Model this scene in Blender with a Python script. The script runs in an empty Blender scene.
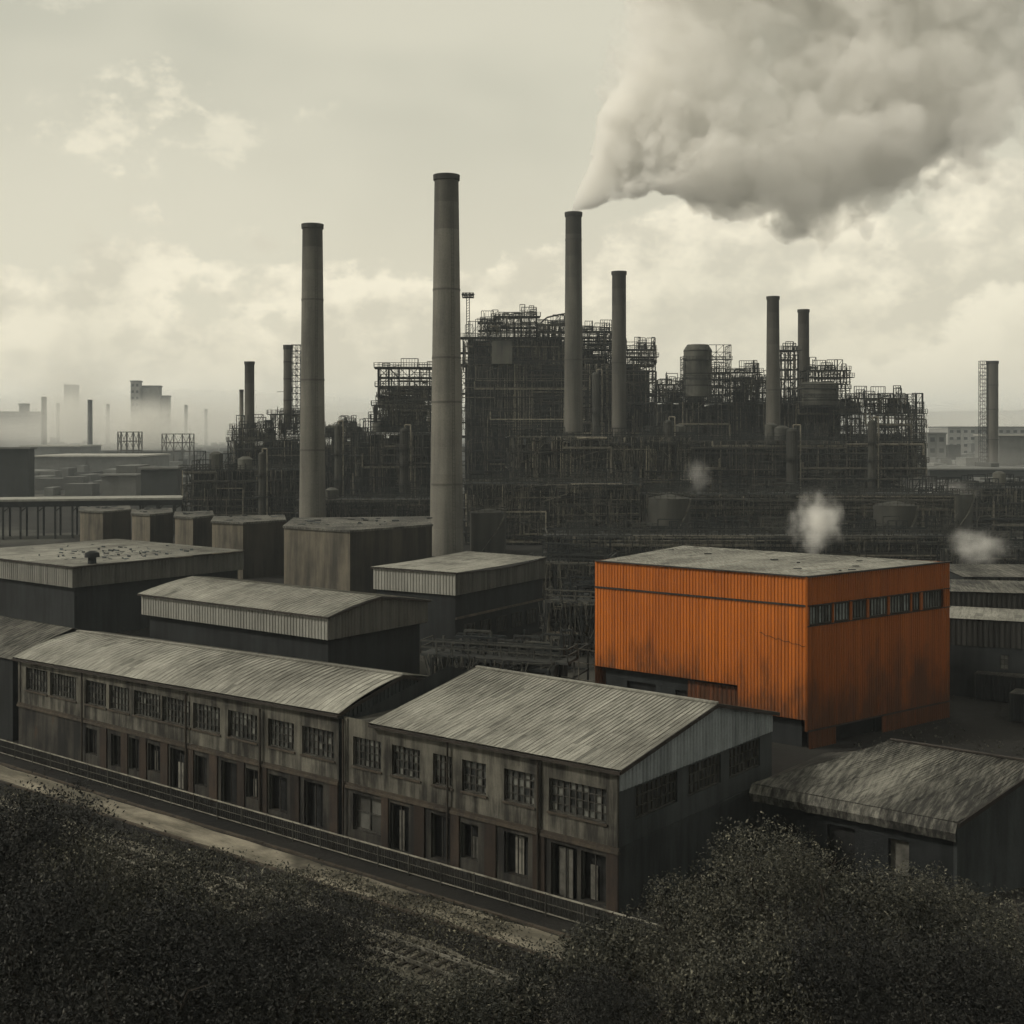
import bpy, bmesh, math, random
import numpy as np
from mathutils import Vector, Matrix, noise as mnoise
R = random.Random(7)
NR = np.random.default_rng(11)
scene = bpy.context.scene
COL = scene.collection
H = 26.0            # eye height above the yard
F = 1280.0          # focal length in pixels of the photograph
HZ = 430.0          # horizon row

def at(px, py, Y):
    """world point seen at a row / column of the photograph, at distance Y"""
    return Vector(((px - 512) / F * Y, Y, H - (py - HZ) / F * Y))

# ------------------------------------------------------------------ mesh helper
class MB:
    def __init__(s): s.v = []; s.f = []; s.t = []
    def face(s, pts, t=1.0):
        n = len(s.v); s.v.extend([tuple(p) for p in pts]); s.f.append(tuple(range(n, n + len(pts)))); s.t.append(t)
    def hexa(s, p, t=1.0):
        n = len(s.v); s.v.extend([tuple(q) for q in p])
        for q in ((3,2,1,0),(4,5,6,7),(0,1,5,4),(1,2,6,5),(2,3,7,6),(3,0,4,7)):
            s.f.append(tuple(n + i for i in q)); s.t.append(t)
    def box(s, x0, x1, y0, y1, z0, z1, t=1.0):
        s.hexa([(x0,y0,z0),(x1,y0,z0),(x1,y1,z0),(x0,y1,z0),(x0,y0,z1),(x1,y0,z1),(x1,y1,z1),(x0,y1,z1)], t)
    def bar(s, p, q, w, h=None, t=1.0):
        p = Vector(p); q = Vector(q); d = q - p
        if d.length < 1e-6: return
        d.normalize(); h = h or w
        a = Vector((0,0,1)) if abs(d.z) < .95 else Vector((0,1,0))
        u = d.cross(a).normalized(); n = u.cross(d)
        u *= w/2; n *= h/2
        s.hexa([p-u-n, p+u-n, p+u+n, p-u+n, q-u-n, q+u-n, q+u+n, q-u+n], t)
    def cyl(s, p, q, r0, r1, n=10, t=1.0, caps=True):
        p = Vector(p); q = Vector(q); d = (q - p).normalized()
        a = Vector((1,0,0)) if abs(d.x) < .9 else Vector((0,1,0))
        u = (a - d * a.dot(d)).normalized(); w = d.cross(u)
        b = len(s.v)
        for c, r in ((p, r0), (q, r1)):
            for i in range(n):
                x = 2*math.pi*i/n
                s.v.append(tuple(c + u*(r*math.cos(x)) + w*(r*math.sin(x))))
        for i in range(n):
            j = (i+1) % n
            s.f.append((b+i, b+j, b+n+j, b+n+i)); s.t.append(t)
        if caps:
            s.f.append(tuple(b+n+i for i in range(n))); s.t.append(t)
            s.f.append(tuple(b+n-1-i for i in range(n))); s.t.append(t)
    def poly(s, pts, r, n=6, t=1.0):
        for a, b in zip(pts, pts[1:]): s.cyl(a, b, r, r, n, t)
    def build(s, name, mat, parent=None, smooth=False, kind=None):
        me = bpy.data.meshes.new(name)
        me.from_pydata(s.v, [], s.f)
        a = me.attributes.new('tint', 'FLOAT', 'FACE'); a.data.foreach_set('value', np.array(s.t, dtype=np.float32))
        me.materials.append(mat)
        if smooth:
            me.shade_smooth(); me.set_sharp_from_angle(angle=math.radians(40))
        me.update()
        o = bpy.data.objects.new(name, me); COL.objects.link(o)
        if parent: o.parent = parent
        if kind: o['kind'] = kind
        return o

def thing(name, label, cat, loc=(0,0,0), rot=0.0, group=None, kind=None):
    o = bpy.data.objects.new(name, None); COL.objects.link(o)
    o.location = loc; o.rotation_euler = (0,0,rot); o.empty_display_size = 1
    tag(o, label, cat, group, kind); return o
def tag(o, label, cat, group=None, kind=None):
    o['label'] = label; o['category'] = cat
    if group: o['group'] = group
    if kind: o['kind'] = kind
    return o

# ------------------------------------------------------------------ materials
def newmat(name):
    m = bpy.data.materials.new(name); m.use_nodes = True
    nt = m.node_tree; nt.nodes.clear()
    out = nt.nodes.new('ShaderNodeOutputMaterial'); b = nt.nodes.new('ShaderNodeBsdfPrincipled')
    nt.links.new(b.outputs[0], out.inputs[0])
    b.inputs['Specular IOR Level'].default_value = .25
    return m, nt, b
def nd(nt, typ, **kw):
    n = nt.nodes.new(typ)
    for k, v in kw.items(): setattr(n, k, v)
    return n
def noise(nt, vec, scale, detail=5, rough=.6, mscale=(1,1,1)):
    mp = nd(nt, 'ShaderNodeMapping'); mp.inputs['Scale'].default_value = mscale
    nt.links.new(vec, mp.inputs[0])
    n = nd(nt, 'ShaderNodeTexNoise'); n.inputs['Scale'].default_value = scale
    n.inputs['Detail'].default_value = detail; n.inputs['Roughness'].default_value = rough
    nt.links.new(mp.outputs[0], n.inputs['Vector']); return n.outputs['Fac']
def ramp(nt, fac, a, b, smooth=True):
    m = nd(nt, 'ShaderNodeMapRange'); m.interpolation_type = 'SMOOTHSTEP' if smooth else 'LINEAR'
    m.inputs['From Min'].default_value = a; m.inputs['From Max'].default_value = b
    nt.links.new(fac, m.inputs['Value']); return m.outputs[0]
def mixc(nt, fac, a, b, mode='MIX'):
    m = nd(nt, 'ShaderNodeMix', data_type='RGBA', blend_type=mode)
    for i, x in ((0, fac), (6, a), (7, b)):
        if isinstance(x, (int, float)): m.inputs[i].default_value = x
        elif isinstance(x, tuple): m.inputs[i].default_value = (*x, 1)
        else: nt.links.new(x, m.inputs[i])
    return m.outputs[2]
def mathn(nt, op, a, b=None, c=None):
    m = nd(nt, 'ShaderNodeMath', operation=op)
    for i, x in enumerate((a, b, c)):
        if x is None: continue
        if isinstance(x, (int, float)): m.inputs[i].default_value = x
        else: nt.links.new(x, m.inputs[i])
    return m.outputs[0]

def weather(name, base, dark, streak=1.2, blot=.12, lo=.35, hi=.7, rough=.85, rust=None, rust_lo=.6, bump=.3, stretch=.12, fine=9.0, metal=0.0):
    """a weathered surface: large stains, vertical streaks, fine grain, optional rust, tinted per face"""
    m, nt, b = newmat(name)
    co = nd(nt, 'ShaderNodeTexCoord').outputs['Object']
    s = noise(nt, co, streak, 6, .65, stretch if isinstance(stretch, tuple) else (1, 1, stretch))
    g = noise(nt, co, blot, 4, .6)
    f = noise(nt, co, fine, 4, .7)
    a = mathn(nt, 'ADD', mathn(nt, 'MULTIPLY', s, .55), mathn(nt, 'MULTIPLY', g, .45))
    c = mixc(nt, ramp(nt, a, lo, hi), base, dark)
    if rust:
        r = noise(nt, co, streak*.45, 6, .7, (1, 1, .3))
        c = mixc(nt, ramp(nt, r, rust_lo, rust_lo+.14), c, rust)
    c = mixc(nt, 1.0, c, ramp(nt, f, .2, .75), 'MULTIPLY') if False else mixc(nt, .55, c, mixc(nt, 1.0, c, f, 'MULTIPLY'))
    at_ = nd(nt, 'ShaderNodeAttribute', attribute_name='tint')
    c = mixc(nt, 1.0, c, at_.outputs['Fac'], 'MULTIPLY')
    nt.links.new(c, b.inputs['Base Color'])
    b.inputs['Roughness'].default_value = rough; b.inputs['Metallic'].default_value = metal
    if bump:
        bp = nd(nt, 'ShaderNodeBump'); bp.inputs['Strength'].default_value = bump; bp.inputs['Distance'].default_value = .05
        nt.links.new(mathn(nt, 'ADD', f, s), bp.inputs['Height']); nt.links.new(bp.outputs[0], b.inputs['Normal'])
    return m

def tinted(name, dark, light, rough=.8, spec=.25):
    """colour runs from dark to light with the tint of the face"""
    m, nt, b = newmat(name)
    co = nd(nt, 'ShaderNodeTexCoord').outputs['Object']
    a = nd(nt, 'ShaderNodeAttribute', attribute_name='tint').outputs['Fac']
    f = noise(nt, co, 1.3, 3, .6)
    c = mixc(nt, a, dark, light)
    c = mixc(nt, .7, c, mixc(nt, 1.0, c, ramp(nt, f, .2, .7), 'MULTIPLY'))
    nt.links.new(c, b.inputs['Base Color']); b.inputs['Roughness'].default_value = rough
    b.inputs['Specular IOR Level'].default_value = spec
    return m

M = {}
M['concrete'] = weather('stained_concrete', (.175,.168,.14), (.026,.025,.022), 1.7, .22, .37, .59, rust=(.075,.055,.038), rust_lo=.62)
M['ground_wall'] = weather('grimy_lower_wall', (.07,.066,.056), (.015,.015,.0145), 1.4, .25, .36, .60, rust=(.07,.042,.026), rust_lo=.60)
M['brick_pier'] = weather('rusty_pier', (.06,.043,.032), (.018,.016,.015), 1.6, .4, .38, .68)
M['ledge'] = weather('rust_stained_ledge', (.10,.082,.062), (.03,.027,.025), 1.5, .4)
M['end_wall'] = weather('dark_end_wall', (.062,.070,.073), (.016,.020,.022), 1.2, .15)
M['blue_sheet'] = weather('grey_blue_sheet', (.31,.345,.36), (.14,.158,.17), 1.5, .15, .35, .75)
M['roof'] = weather('old_roof_sheet', (.42,.415,.365), (.135,.132,.115), 5.5, .16, .33, .67, stretch=(1,.10,.4), rough=.75, bump=.4)
M['roof_dark'] = weather('dirty_roof_sheet', (.21,.205,.178), (.030,.030,.028), 5.0, .18, .34, .60, stretch=(1,.10,.4))
M['fascia'] = weather('pale_ribbed_fascia', (.34,.34,.31), (.17,.17,.155), 1.4, .2, .4, .75)
M['dark_wall'] = weather('sooty_wall', (.026,.030,.032), (.008,.010,.011), 1.0, .15, .35, .65, rust=(.04,.034,.027), rust_lo=.66)
M['bunker'] = weather('bunker_concrete', (.22,.195,.15), (.05,.047,.04), .6, .08, .4, .66, stretch=.1)
M['chimney'] = weather('chimney_concrete', (.26,.25,.215), (.10,.098,.09), .5, .05, .35, .72, stretch=.08, fine=3.0)
M['chimney_rim'] = weather('sooty_rim', (.06,.06,.055), (.02,.02,.02), 1.0, .1)
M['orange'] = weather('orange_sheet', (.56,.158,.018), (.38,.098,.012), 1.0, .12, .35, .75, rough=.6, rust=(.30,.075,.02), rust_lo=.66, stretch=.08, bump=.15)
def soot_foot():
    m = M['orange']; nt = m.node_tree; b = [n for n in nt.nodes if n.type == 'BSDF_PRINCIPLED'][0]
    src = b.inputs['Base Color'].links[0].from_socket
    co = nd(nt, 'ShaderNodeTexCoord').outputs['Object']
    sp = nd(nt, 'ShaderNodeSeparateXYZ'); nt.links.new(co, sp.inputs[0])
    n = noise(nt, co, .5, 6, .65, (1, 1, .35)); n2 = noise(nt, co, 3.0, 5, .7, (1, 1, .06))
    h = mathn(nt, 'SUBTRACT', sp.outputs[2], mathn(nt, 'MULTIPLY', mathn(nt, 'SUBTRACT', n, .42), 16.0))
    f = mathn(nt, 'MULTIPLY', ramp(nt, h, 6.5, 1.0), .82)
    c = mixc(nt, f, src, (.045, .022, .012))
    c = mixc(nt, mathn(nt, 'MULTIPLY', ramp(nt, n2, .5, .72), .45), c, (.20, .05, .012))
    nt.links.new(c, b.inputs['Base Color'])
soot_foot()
M['trim'] = weather('dark_trim', (.05,.042,.036), (.02,.018,.017), 1.0, .3)
M['frame'] = weather('window_frame', (.07,.068,.06), (.025,.025,.023), 2.0, .5)
M['pane'] = tinted('dirty_window_glass', (.018,.02,.021), (.17,.175,.16), .4, .4)
M['blue_pane'] = tinted('blue_grey_panel', (.05,.05,.045), (.22,.25,.25), .4, .4)
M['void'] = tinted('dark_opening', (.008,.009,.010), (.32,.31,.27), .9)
M['white_panel'] = weather('flaking_white_panel', (.42,.42,.38), (.16,.16,.145), 1.4, .5)
M['steel'] = tinted('sooty_steel', (.010,.014,.016), (.20,.19,.155), .75)  # bluish dark end carries the cool cast of shadows
M['pipe'] = tinted('pipe_metal', (.015,.017,.018), (.36,.33,.26), .6)
M['clad'] = weather('sooty_cladding', (.014,.019,.022), (.006,.009,.010), .4, .06, .35, .65)  # blue of the shadows is put into the sooty sheet colour
M['deck'] = weather('deck_plate', (.055,.058,.056), (.02,.022,.023), .5, .2)
M['vessel'] = weather('vessel_metal', (.14,.14,.12), (.045,.047,.045), .5, .1, .35, .7)
M['rail'] = tinted('fence_metal', (.015,.015,.014), (.28,.27,.23), .6)
M['bark'] = weather('bark', (.06,.05,.04), (.025,.022,.02), 3.0, .5)
M['wood'] = weather('old_sleeper', (.06,.052,.042), (.025,.023,.02), 2.0, .5)
M['far_hazed'] = weather('far_hazed_wall', (.34,.34,.32), (.27,.27,.26), .05, .02, bump=0, fine=.3)  # paleness stands in for aerial haze over far walls and hills
M['far_half_hazed'] = weather('far_half_hazed_wall', (.20,.205,.195), (.14,.145,.14), .05, .02, bump=0, fine=.3)  # greyed paler in place of distance haze
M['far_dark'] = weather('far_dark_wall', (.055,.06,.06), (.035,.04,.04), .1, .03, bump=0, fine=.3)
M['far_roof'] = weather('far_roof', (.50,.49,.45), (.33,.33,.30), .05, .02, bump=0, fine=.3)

def leafmat(name, dark, light):
    m, nt, b = newmat(name)
    a = nd(nt, 'ShaderNodeAttribute', attribute_name='tint').outputs['Fac']
    nt.links.new(mixc(nt, a, dark, light), b.inputs['Base Color'])
    b.inputs['Roughness'].default_value = .7
    return m
M['leaf'] = leafmat('scrub_leaf', (.010,.0115,.0095), (.185,.178,.135))
M['dark_leaf'] = leafmat('dark_scrub_leaf', (.0045,.005,.005), (.06,.06,.05))  # dimming towards the front is put into this leaf colour
M['grass'] = leafmat('dry_grass', (.013,.0135,.011), (.25,.235,.17))

def ground_mat():
    m, nt, b = newmat('yard_ground')
    co = nd(nt, 'ShaderNodeTexCoord').outputs['Object']
    n1 = noise(nt, co, .05, 6, .6); n2 = noise(nt, co, .9, 6, .7); n3 = noise(nt, co, .012, 4, .55)
    c = mixc(nt, ramp(nt, n1, .38, .66), (.005,.005,.0048), (.013,.0125,.011))
    c = mixc(nt, ramp(nt, n2, .55, .8), c, (.022,.021,.018))
    c = mixc(nt, ramp(nt, n3, .52, .62), c, (.05,.05,.043))
    nt.links.new(c, b.inputs['Base Color']); b.inputs['Roughness'].default_value = .95
    bp = nd(nt, 'ShaderNodeBump'); bp.inputs['Strength'].default_value = .6; bp.inputs['Distance'].default_value = .2
    nt.links.new(n2, bp.inputs['Height']); nt.links.new(bp.outputs[0], b.inputs['Normal'])
    return m
M['ground'] = ground_mat()
def path_mat():
    m, nt, b = newmat('dusty_path')
    co = nd(nt, 'ShaderNodeTexCoord').outputs['Object']
    n1 = noise(nt, co, .5, 6, .65, (.25, 1, 1)); n2 = noise(nt, co, .12, 5, .6); n3 = noise(nt, co, 5, 4, .7)
    c = mixc(nt, ramp(nt, n1, .36, .62), (.34,.31,.245), (.12,.11,.085))
    c = mixc(nt, ramp(nt, n2, .50, .66), c, (.06,.055,.043))
    c = mixc(nt, .5, c, mixc(nt, 1.0, c, n3, 'MULTIPLY'))
    nt.links.new(c, b.inputs['Base Color']); b.inputs['Roughness'].default_value = .95
    return m
M['path'] = path_mat()
M['ballast'] = weather('ballast_gravel', (.22,.205,.165), (.07,.066,.055), 2.5, .12, .4, .62, stretch=1.0, bump=.8)

def volmat(name, dens, colr, aniso=0.0, nscale=None, lo=.3, hi=.7, step=1.0):
    m = bpy.data.materials.new(name); m.use_nodes = True
    nt = m.node_tree; nt.nodes.clear()
    out = nd(nt, 'ShaderNodeOutputMaterial'); v = nd(nt, 'ShaderNodeVolumePrincipled')
    v.inputs['Color'].default_value = (*colr, 1); v.inputs['Density'].default_value = dens
    v.inputs['Anisotropy'].default_value = aniso
    nt.links.new(v.outputs[0], out.inputs['Volume'])
    if nscale:
        co = nd(nt, 'ShaderNodeTexCoord').outputs['Object']
        d = mathn(nt, 'MULTIPLY', ramp(nt, noise(nt, co, nscale, 5, .62), lo, hi), dens)
        nt.links.new(d, v.inputs['Density'])
    for a in ('volume_step_rate',):
        try: setattr(m.cycles, a, step)
        except Exception: pass
    try: m.cycles.homogeneous_volume = nscale is None
    except Exception: pass
    return m

# ------------------------------------------------------------------ building helpers
TH = math.atan2(-.623, .782)                       # the works' street grid
U = Vector((.782, -.623, 0)); V = Vector((.623, .782, 0))
def local(o, p):                                    # world xy -> (u, v) about origin o
    d = Vector((p[0]-o[0], p[1]-o[1], 0)); return d.dot(U), d.dot(V)
def u_of(o, px, d=0.0):
    """distance along the grid from o (set back d) of the column px"""
    k = (px - 512) / F
    ox, oy = o[0] + V.x*d, o[1] + V.y*d
    return (k*oy - ox) / (U.x - k*U.y)

FRONT = lambda s, i, z: (s, i, z)
def facade(mb, tr, s0, s1, z0, z1, ops, depth=.35, t=1.0, top=None, panel=3.2):
    """wall with real openings and reveals; ops = (sa, sb, za, zb)"""
    xs = {s0, s1}; zs = {z0, z1}
    for a, b, c, d in ops: xs |= {a, b}; zs |= {max(c, z0), min(d, z1)}
    n = max(1, int((s1-s0)/panel))
    xs |= {s0 + (s1-s0)*k/n for k in range(n)}
    xs = sorted(xs); zs = sorted(zs)
    tn = {}
    for a, b in zip(xs, xs[1:]):
        if b - a < 1e-4: continue
        for c, d in zip(zs, zs[1:]):
            if d - c < 1e-4: continue
            mx, mz = (a+b)/2, (c+d)/2
            if any(o[0] < mx < o[1] and o[2] < mz < o[3] for o in ops): continue
            k = int((mx-s0)/(s1-s0)*n)
            tv = tn.setdefault(k, t*R.uniform(.82, 1.12))
            mb.face([tr(a,0,c), tr(b,0,c), tr(b,0,d), tr(a,0,d)], tv)
    for a, b, c, d in ops:
        c = max(c, z0); d = min(d, z1)
        mb.face([tr(a,0,c), tr(a,0,d), tr(a,depth,d), tr(a,depth,c)], .6)
        mb.face([tr(b,0,d), tr(b,0,c), tr(b,depth,c), tr(b,depth,d)], .6)
        mb.face([tr(a,0,d), tr(b,0,d), tr(b,depth,d), tr(a,depth,d)], .5)
        mb.face([tr(b,0,c), tr(a,0,c), tr(a,depth,c), tr(b,depth,c)], .7)

def window(parent, tr, a, b, c, d, nx, nz, depth=.3, light=.25, mat='pane', fr=.07, name='window'):
    f = MB()
    def bx(s0, s1, z0, z1, i0, i1):
        f.hexa([tr(s0,i0,z0),tr(s1,i0,z0),tr(s1,i1,z0),tr(s0,i1,z0),tr(s0,i0,z1),tr(s1,i0,z1),tr(s1,i1,z1),tr(s0,i1,z1)])
    i0, i1 = depth-.14, depth-.02
    bx(a, a+fr, c, d, i0, i1); bx(b-fr, b, c, d, i0, i1); bx(a+fr, b-fr, c, c+fr, i0, i1); bx(a+fr, b-fr, d-fr, d, i0, i1)
    for k in range(1, nx):
        x = a + (b-a)*k/nx; bx(x-fr*.4, x+fr*.4, c+fr, d-fr, i0+.02, i1)
    for k in range(1, nz):
        z = c + (d-c)*k/nz; bx(a+fr, b-fr, z-fr*.35, z+fr*.35, i0+.03, i1-.005)
    o = f.build(name, M['frame'], parent)
    p = MB()
    for i in range(nx):
        for k in range(nz):
            x0, x1 = a+(b-a)*i/nx, a+(b-a)*(i+1)/nx; z0, z1 = c+(d-c)*k/nz, c+(d-c)*(k+1)/nz
            r = R.random(); t = light*R.uniform(.0, 1) if r < .8 else min(1, light*R.uniform(1.2, 3))
            j = R.uniform(0, .012)
            p.face([tr(x0,depth-.03+j,z0), tr(x1,depth-.03+R.uniform(0,.012),z0), tr(x1,depth-.03+j,z1), tr(x0,depth-.03+R.uniform(0,.012),z1)], t)
    p.build('pane', M[mat], o)
    return o

def roofquad(mb, A, B, C, D, nu, nv, lo=.75, hi=1.15, jit=.02, seam=.06, curve=0.0, corr=0.0):
    """sheeted roof slope: A-B eave, D-C ridge; single sheets with their own tint, seams run up the slope"""
    A, B, C, D = map(Vector, (A, B, C, D))
    nrm = (B-A).cross(D-A).normalized()
    def P(u, v):
        p = (A*(1-u)+B*u)*(1-v) + (D*(1-u)+C*u)*v
        return p + nrm*(curve*4*v*(1-v))
    nu *= 2; jit *= .6
    base = [R.uniform(lo*.6+.4, hi*.6+.4) for _ in range(nu)]
    for i in range(nu):
        if R.random() < .6 and i: base[i] = base[i-1]*R.uniform(.94, 1.06)
        u0, u1 = i/nu, (i+1)/nu
        for j in range(nv):
            v0, v1 = j/nv, (j+1)/nv
            o = nrm*(R.uniform(0, jit) + (nv-j)*.006)
            t = base[i]*R.uniform(.93, 1.06)
            if R.random() < .04: t *= .6
            mb.face([P(u0,v0)+o, P(u1,v0)+o, P(u1,v1)+o, P(u0,v1)+o], t)
    if seam:
        for i in range(nu+1):
            for j in range(nv):
                mb.bar(P(i/nu, j/nv)+nrm*.03, P(i/nu, (j+1)/nv)+nrm*.03, seam*.55, seam*.6, R.uniform(.6, 1.0))

def corr(mb, P0, P1, z0, z1, pitch=.42, dep=.07, t0=.85, t1=1.1, flip=False):
    """ribbed sheet wall from P0 to P1 (xy), outward side to the right of the run; z0, z1 numbers or functions of s"""
    P0 = Vector((P0[0], P0[1], 0)); P1 = Vector((P1[0], P1[1], 0))
    d = P1-P0; L = d.length; d.normalize(); n = Vector((d.y, -d.x, 0))
    if flip: n = -n
    cnt = max(1, round(L/pitch)); pw = L/cnt
    g0 = z0 if callable(z0) else (lambda s: z0); g1 = z1 if callable(z1) else (lambda s: z1)
    pts = []
    for i in range(cnt):
        for f, o in ((0,0),(.35,0),(.5,dep),(.85,dep)): pts.append(((i+f)*pw, o))
    pts.append((L, 0))
    tt = 1
    for k, ((a, oa), (b, ob)) in enumerate(zip(pts, pts[1:])):
        if k % 4 == 0: tt = R.uniform(t0, t1)
        p = P0+d*a+n*oa; q = P0+d*b+n*ob
        mb.face([p+Vector((0,0,g0(a))), q+Vector((0,0,g0(b))), q+Vector((0,0,g1(b))), p+Vector((0,0,g1(a)))], tt)

# ------------------------------------------------------------------ sky, sun, camera
SUN_EL = math.radians(36); SUN_AZ = math.atan2(-.86, -.16)      # from the left, a little behind the viewer
def world():
    w = bpy.data.worlds.new("World"); scene.world = w; w.use_nodes = True
    nt = w.node_tree; nt.nodes.clear()
    out = nd(nt, 'ShaderNodeOutputWorld'); bg = nd(nt, 'ShaderNodeBackground'); bg.inputs['Strength'].default_value = .1
    nt.links.new(bg.outputs[0], out.inputs[0])
    sky = nd(nt, 'ShaderNodeTexSky', sky_type='NISHITA'); sky.sun_disc = False
    sky.sun_elevation = SUN_EL; sky.sun_rotation = SUN_AZ; sky.dust_density = 4; sky.air_density = 1.0
    gen = nd(nt, 'ShaderNodeTexCoord').outputs['Generated']
    sep = nd(nt, 'ShaderNodeSeparateXYZ'); nt.links.new(gen, sep.inputs[0])
    az = mathn(nt, 'MULTIPLY', mathn(nt, 'ARCTAN2', sep.outputs[0], sep.outputs[1]), 57.2958)
    el = mathn(nt, 'MULTIPLY', mathn(nt, 'ARCSINE', sep.outputs[2]), 57.2958)
    n_big = noise(nt, gen, 5.5, 9, .56, (1,1,1.5))
    n_mid = noise(nt, gen, 13, 9, .58, (1,1,1.4))
    n_soft = noise(nt, gen, 2.6, 3, .5, (1,1,2.0))
    n_fine = noise(nt, gen, 26, 9, .62, (1,1,1.6))
    cb = lambda x: mathn(nt, 'SUBTRACT', x, .5)
    wob = mathn(nt, 'ADD', mathn(nt, 'MULTIPLY', cb(n_big), 15.0), mathn(nt, 'ADD', mathn(nt, 'MULTIPLY', cb(n_mid), 10.0), mathn(nt, 'MULTIPLY', cb(n_fine), 4.5)))
    K = 13.2
    c4 = lambda r, g, b: (r*K*1.04, g*K, b*K*.93)
    # clear upper air over a pale horizon
    col = mixc(nt, ramp(nt, el, 0, 20), c4(.64,.615,.515), c4(.425,.43,.365))
    col = mixc(nt, mathn(nt, 'MULTIPLY', ramp(nt, n_soft, .38, .62), .65), col, c4(.60,.59,.50))
    # high wisps
    def wisp(col, a0, e0, ra, re, tilt, amt, c):
        da = mathn(nt, 'SUBTRACT', az, a0)
        de = mathn(nt, 'SUBTRACT', mathn(nt, 'SUBTRACT', el, e0), mathn(nt, 'MULTIPLY', da, tilt))
        q = mathn(nt, 'ADD', mathn(nt, 'POWER', mathn(nt, 'DIVIDE', da, ra), 2.0), mathn(nt, 'POWER', mathn(nt, 'DIVIDE', de, re), 2.0))
        q = mathn(nt, 'SUBTRACT', q, mathn(nt, 'ADD', mathn(nt, 'MULTIPLY', cb(n_fine), 9.0), mathn(nt, 'MULTIPLY', cb(n_mid), 9.0)))
        return mixc(nt, mathn(nt, 'MULTIPLY', ramp(nt, q, 1.0, -1.0), amt), col, c)
    col = wisp(col, -17.3, 13.2, 4.2, 1.5, .22, .62, c4(.74,.71,.59))
    col = wisp(col, -12.6, 12.7, 3.6, 1.2, .14, .5, c4(.72,.695,.58))
    col = wisp(col, -21, 17.6, 3, .8, .1, .4, c4(.66,.64,.54))
    def shifted(sc, off):
        mp = nd(nt, 'ShaderNodeMapping'); mp.inputs['Location'].default_value = off; mp.inputs['Scale'].default_value = (1,1,1.4); nt.links.new(gen, mp.inputs[0])
        n = nd(nt, 'ShaderNodeTexNoise'); n.inputs['Scale'].default_value = sc; n.inputs['Detail'].default_value = 9; n.inputs['Roughness'].default_value = .58
        nt.links.new(mp.outputs[0], n.inputs['Vector']); return n.outputs['Fac']
    relief = mathn(nt, 'MULTIPLY', mathn(nt, 'SUBTRACT', shifted(12.5, (0,0,0)), shifted(12.5, (-.018,0,.018))), 1.0)
    relief = ramp(nt, relief, -.085, .085, False)
    # the broad cumulus bank; its upper edge climbs to the right
    edge = mathn(nt, 'ADD', mathn(nt, 'MULTIPLY', az, .13), 9.6)
    d = mathn(nt, 'SUBTRACT', mathn(nt, 'ADD', edge, wob), el)
    bank = ramp(nt, d, -.2, 1.3)
    lum = ramp(nt, d, 0, 9)
    bcol = mixc(nt, lum, c4(.80,.765,.64), c4(.665,.64,.53))
    bcol = mixc(nt, mathn(nt, 'MULTIPLY', ramp(nt, n_big, .42, .64), .3), bcol, c4(.60,.585,.495))
    bcol = mixc(nt, mathn(nt, 'MULTIPLY', relief, .75), bcol, c4(.50,.485,.41))
    col = mixc(nt, mathn(nt, 'MULTIPLY', bank, .88), col, bcol)
    # a second, lower bank with a crisp head towards the right
    edge2 = mathn(nt, 'ADD', mathn(nt, 'MULTIPLY', mathn(nt, 'SUBTRACT', az, 20), .42), 5.6)
    d2 = mathn(nt, 'SUBTRACT', mathn(nt, 'ADD', edge2, mathn(nt, 'MULTIPLY', wob, .55)), el)
    b2 = mathn(nt, 'MULTIPLY', ramp(nt, d2, -.1, .8), ramp(nt, az, 4, 14))
    col = mixc(nt, mathn(nt, 'MULTIPLY', b2, .85), col, mixc(nt, ramp(nt, d2, 0, 4.5), c4(.78,.75,.63), c4(.62,.60,.505)))
    # dull grey cloud sheet behind the smoke, high to the right
    d3 = mathn(nt, 'SUBTRACT', mathn(nt, 'ADD', mathn(nt, 'SUBTRACT', el, 15.0), mathn(nt, 'MULTIPLY', mathn(nt, 'SUBTRACT', az, 21), .35)), mathn(nt, 'MULTIPLY', wob, .8))
    col = mixc(nt, mathn(nt, 'MULTIPLY', ramp(nt, d3, -.5, 2.5), mathn(nt, 'MULTIPLY', ramp(nt, az, 5, 16), .8)), col, c4(.40,.395,.345))
    # haze at the horizon
    col = mixc(nt, mathn(nt, 'MULTIPLY', ramp(nt, el, 6, 0), .65), col, c4(.655,.63,.53))
    fin = mixc(nt, .9, sky.outputs[0], col)
    nt.links.new(fin, bg.inputs['Color'])
world()
sl = bpy.data.lights.new('sun', 'SUN'); sl.energy = 2.3; sl.angle = math.radians(6); sl.color = (1, .93, .80)
so = bpy.data.objects.new('sun', sl); COL.objects.link(so)
sd = Vector((math.sin(SUN_AZ)*math.cos(SUN_EL), math.cos(SUN_AZ)*math.cos(SUN_EL), math.sin(SUN_EL)))
so.rotation_euler = sd.to_track_quat('Z', 'Y').to_euler(); so.location = (-60, 0, 120)
cd = bpy.data.cameras.new('camera'); cam = bpy.data.objects.new('camera', cd); COL.objects.link(cam)
cd.sensor_width = 36; cd.lens = 36*F/1024; cd.shift_y = -(512-HZ)/1024; cd.clip_start = .5; cd.clip_end = 20000
cam.location = (0, 0, H); cam.rotation_euler = (math.radians(90), 0, 0)
scene.camera = cam
scene.view_settings.view_transform = 'Standard'; scene.view_settings.look = 'None'
scene.view_settings.exposure = 0; scene.view_settings.gamma = 1
scene.render.engine = 'CYCLES'
cy = scene.cycles; cy.use_denoising = True; cy.max_bounces = 10; cy.diffuse_bounces = 2; cy.glossy_bounces = 1
cy.volume_bounces = 9; cy.transparent_max_bounces = 8; cy.use_adaptive_sampling = True; cy.adaptive_threshold = .03
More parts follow.
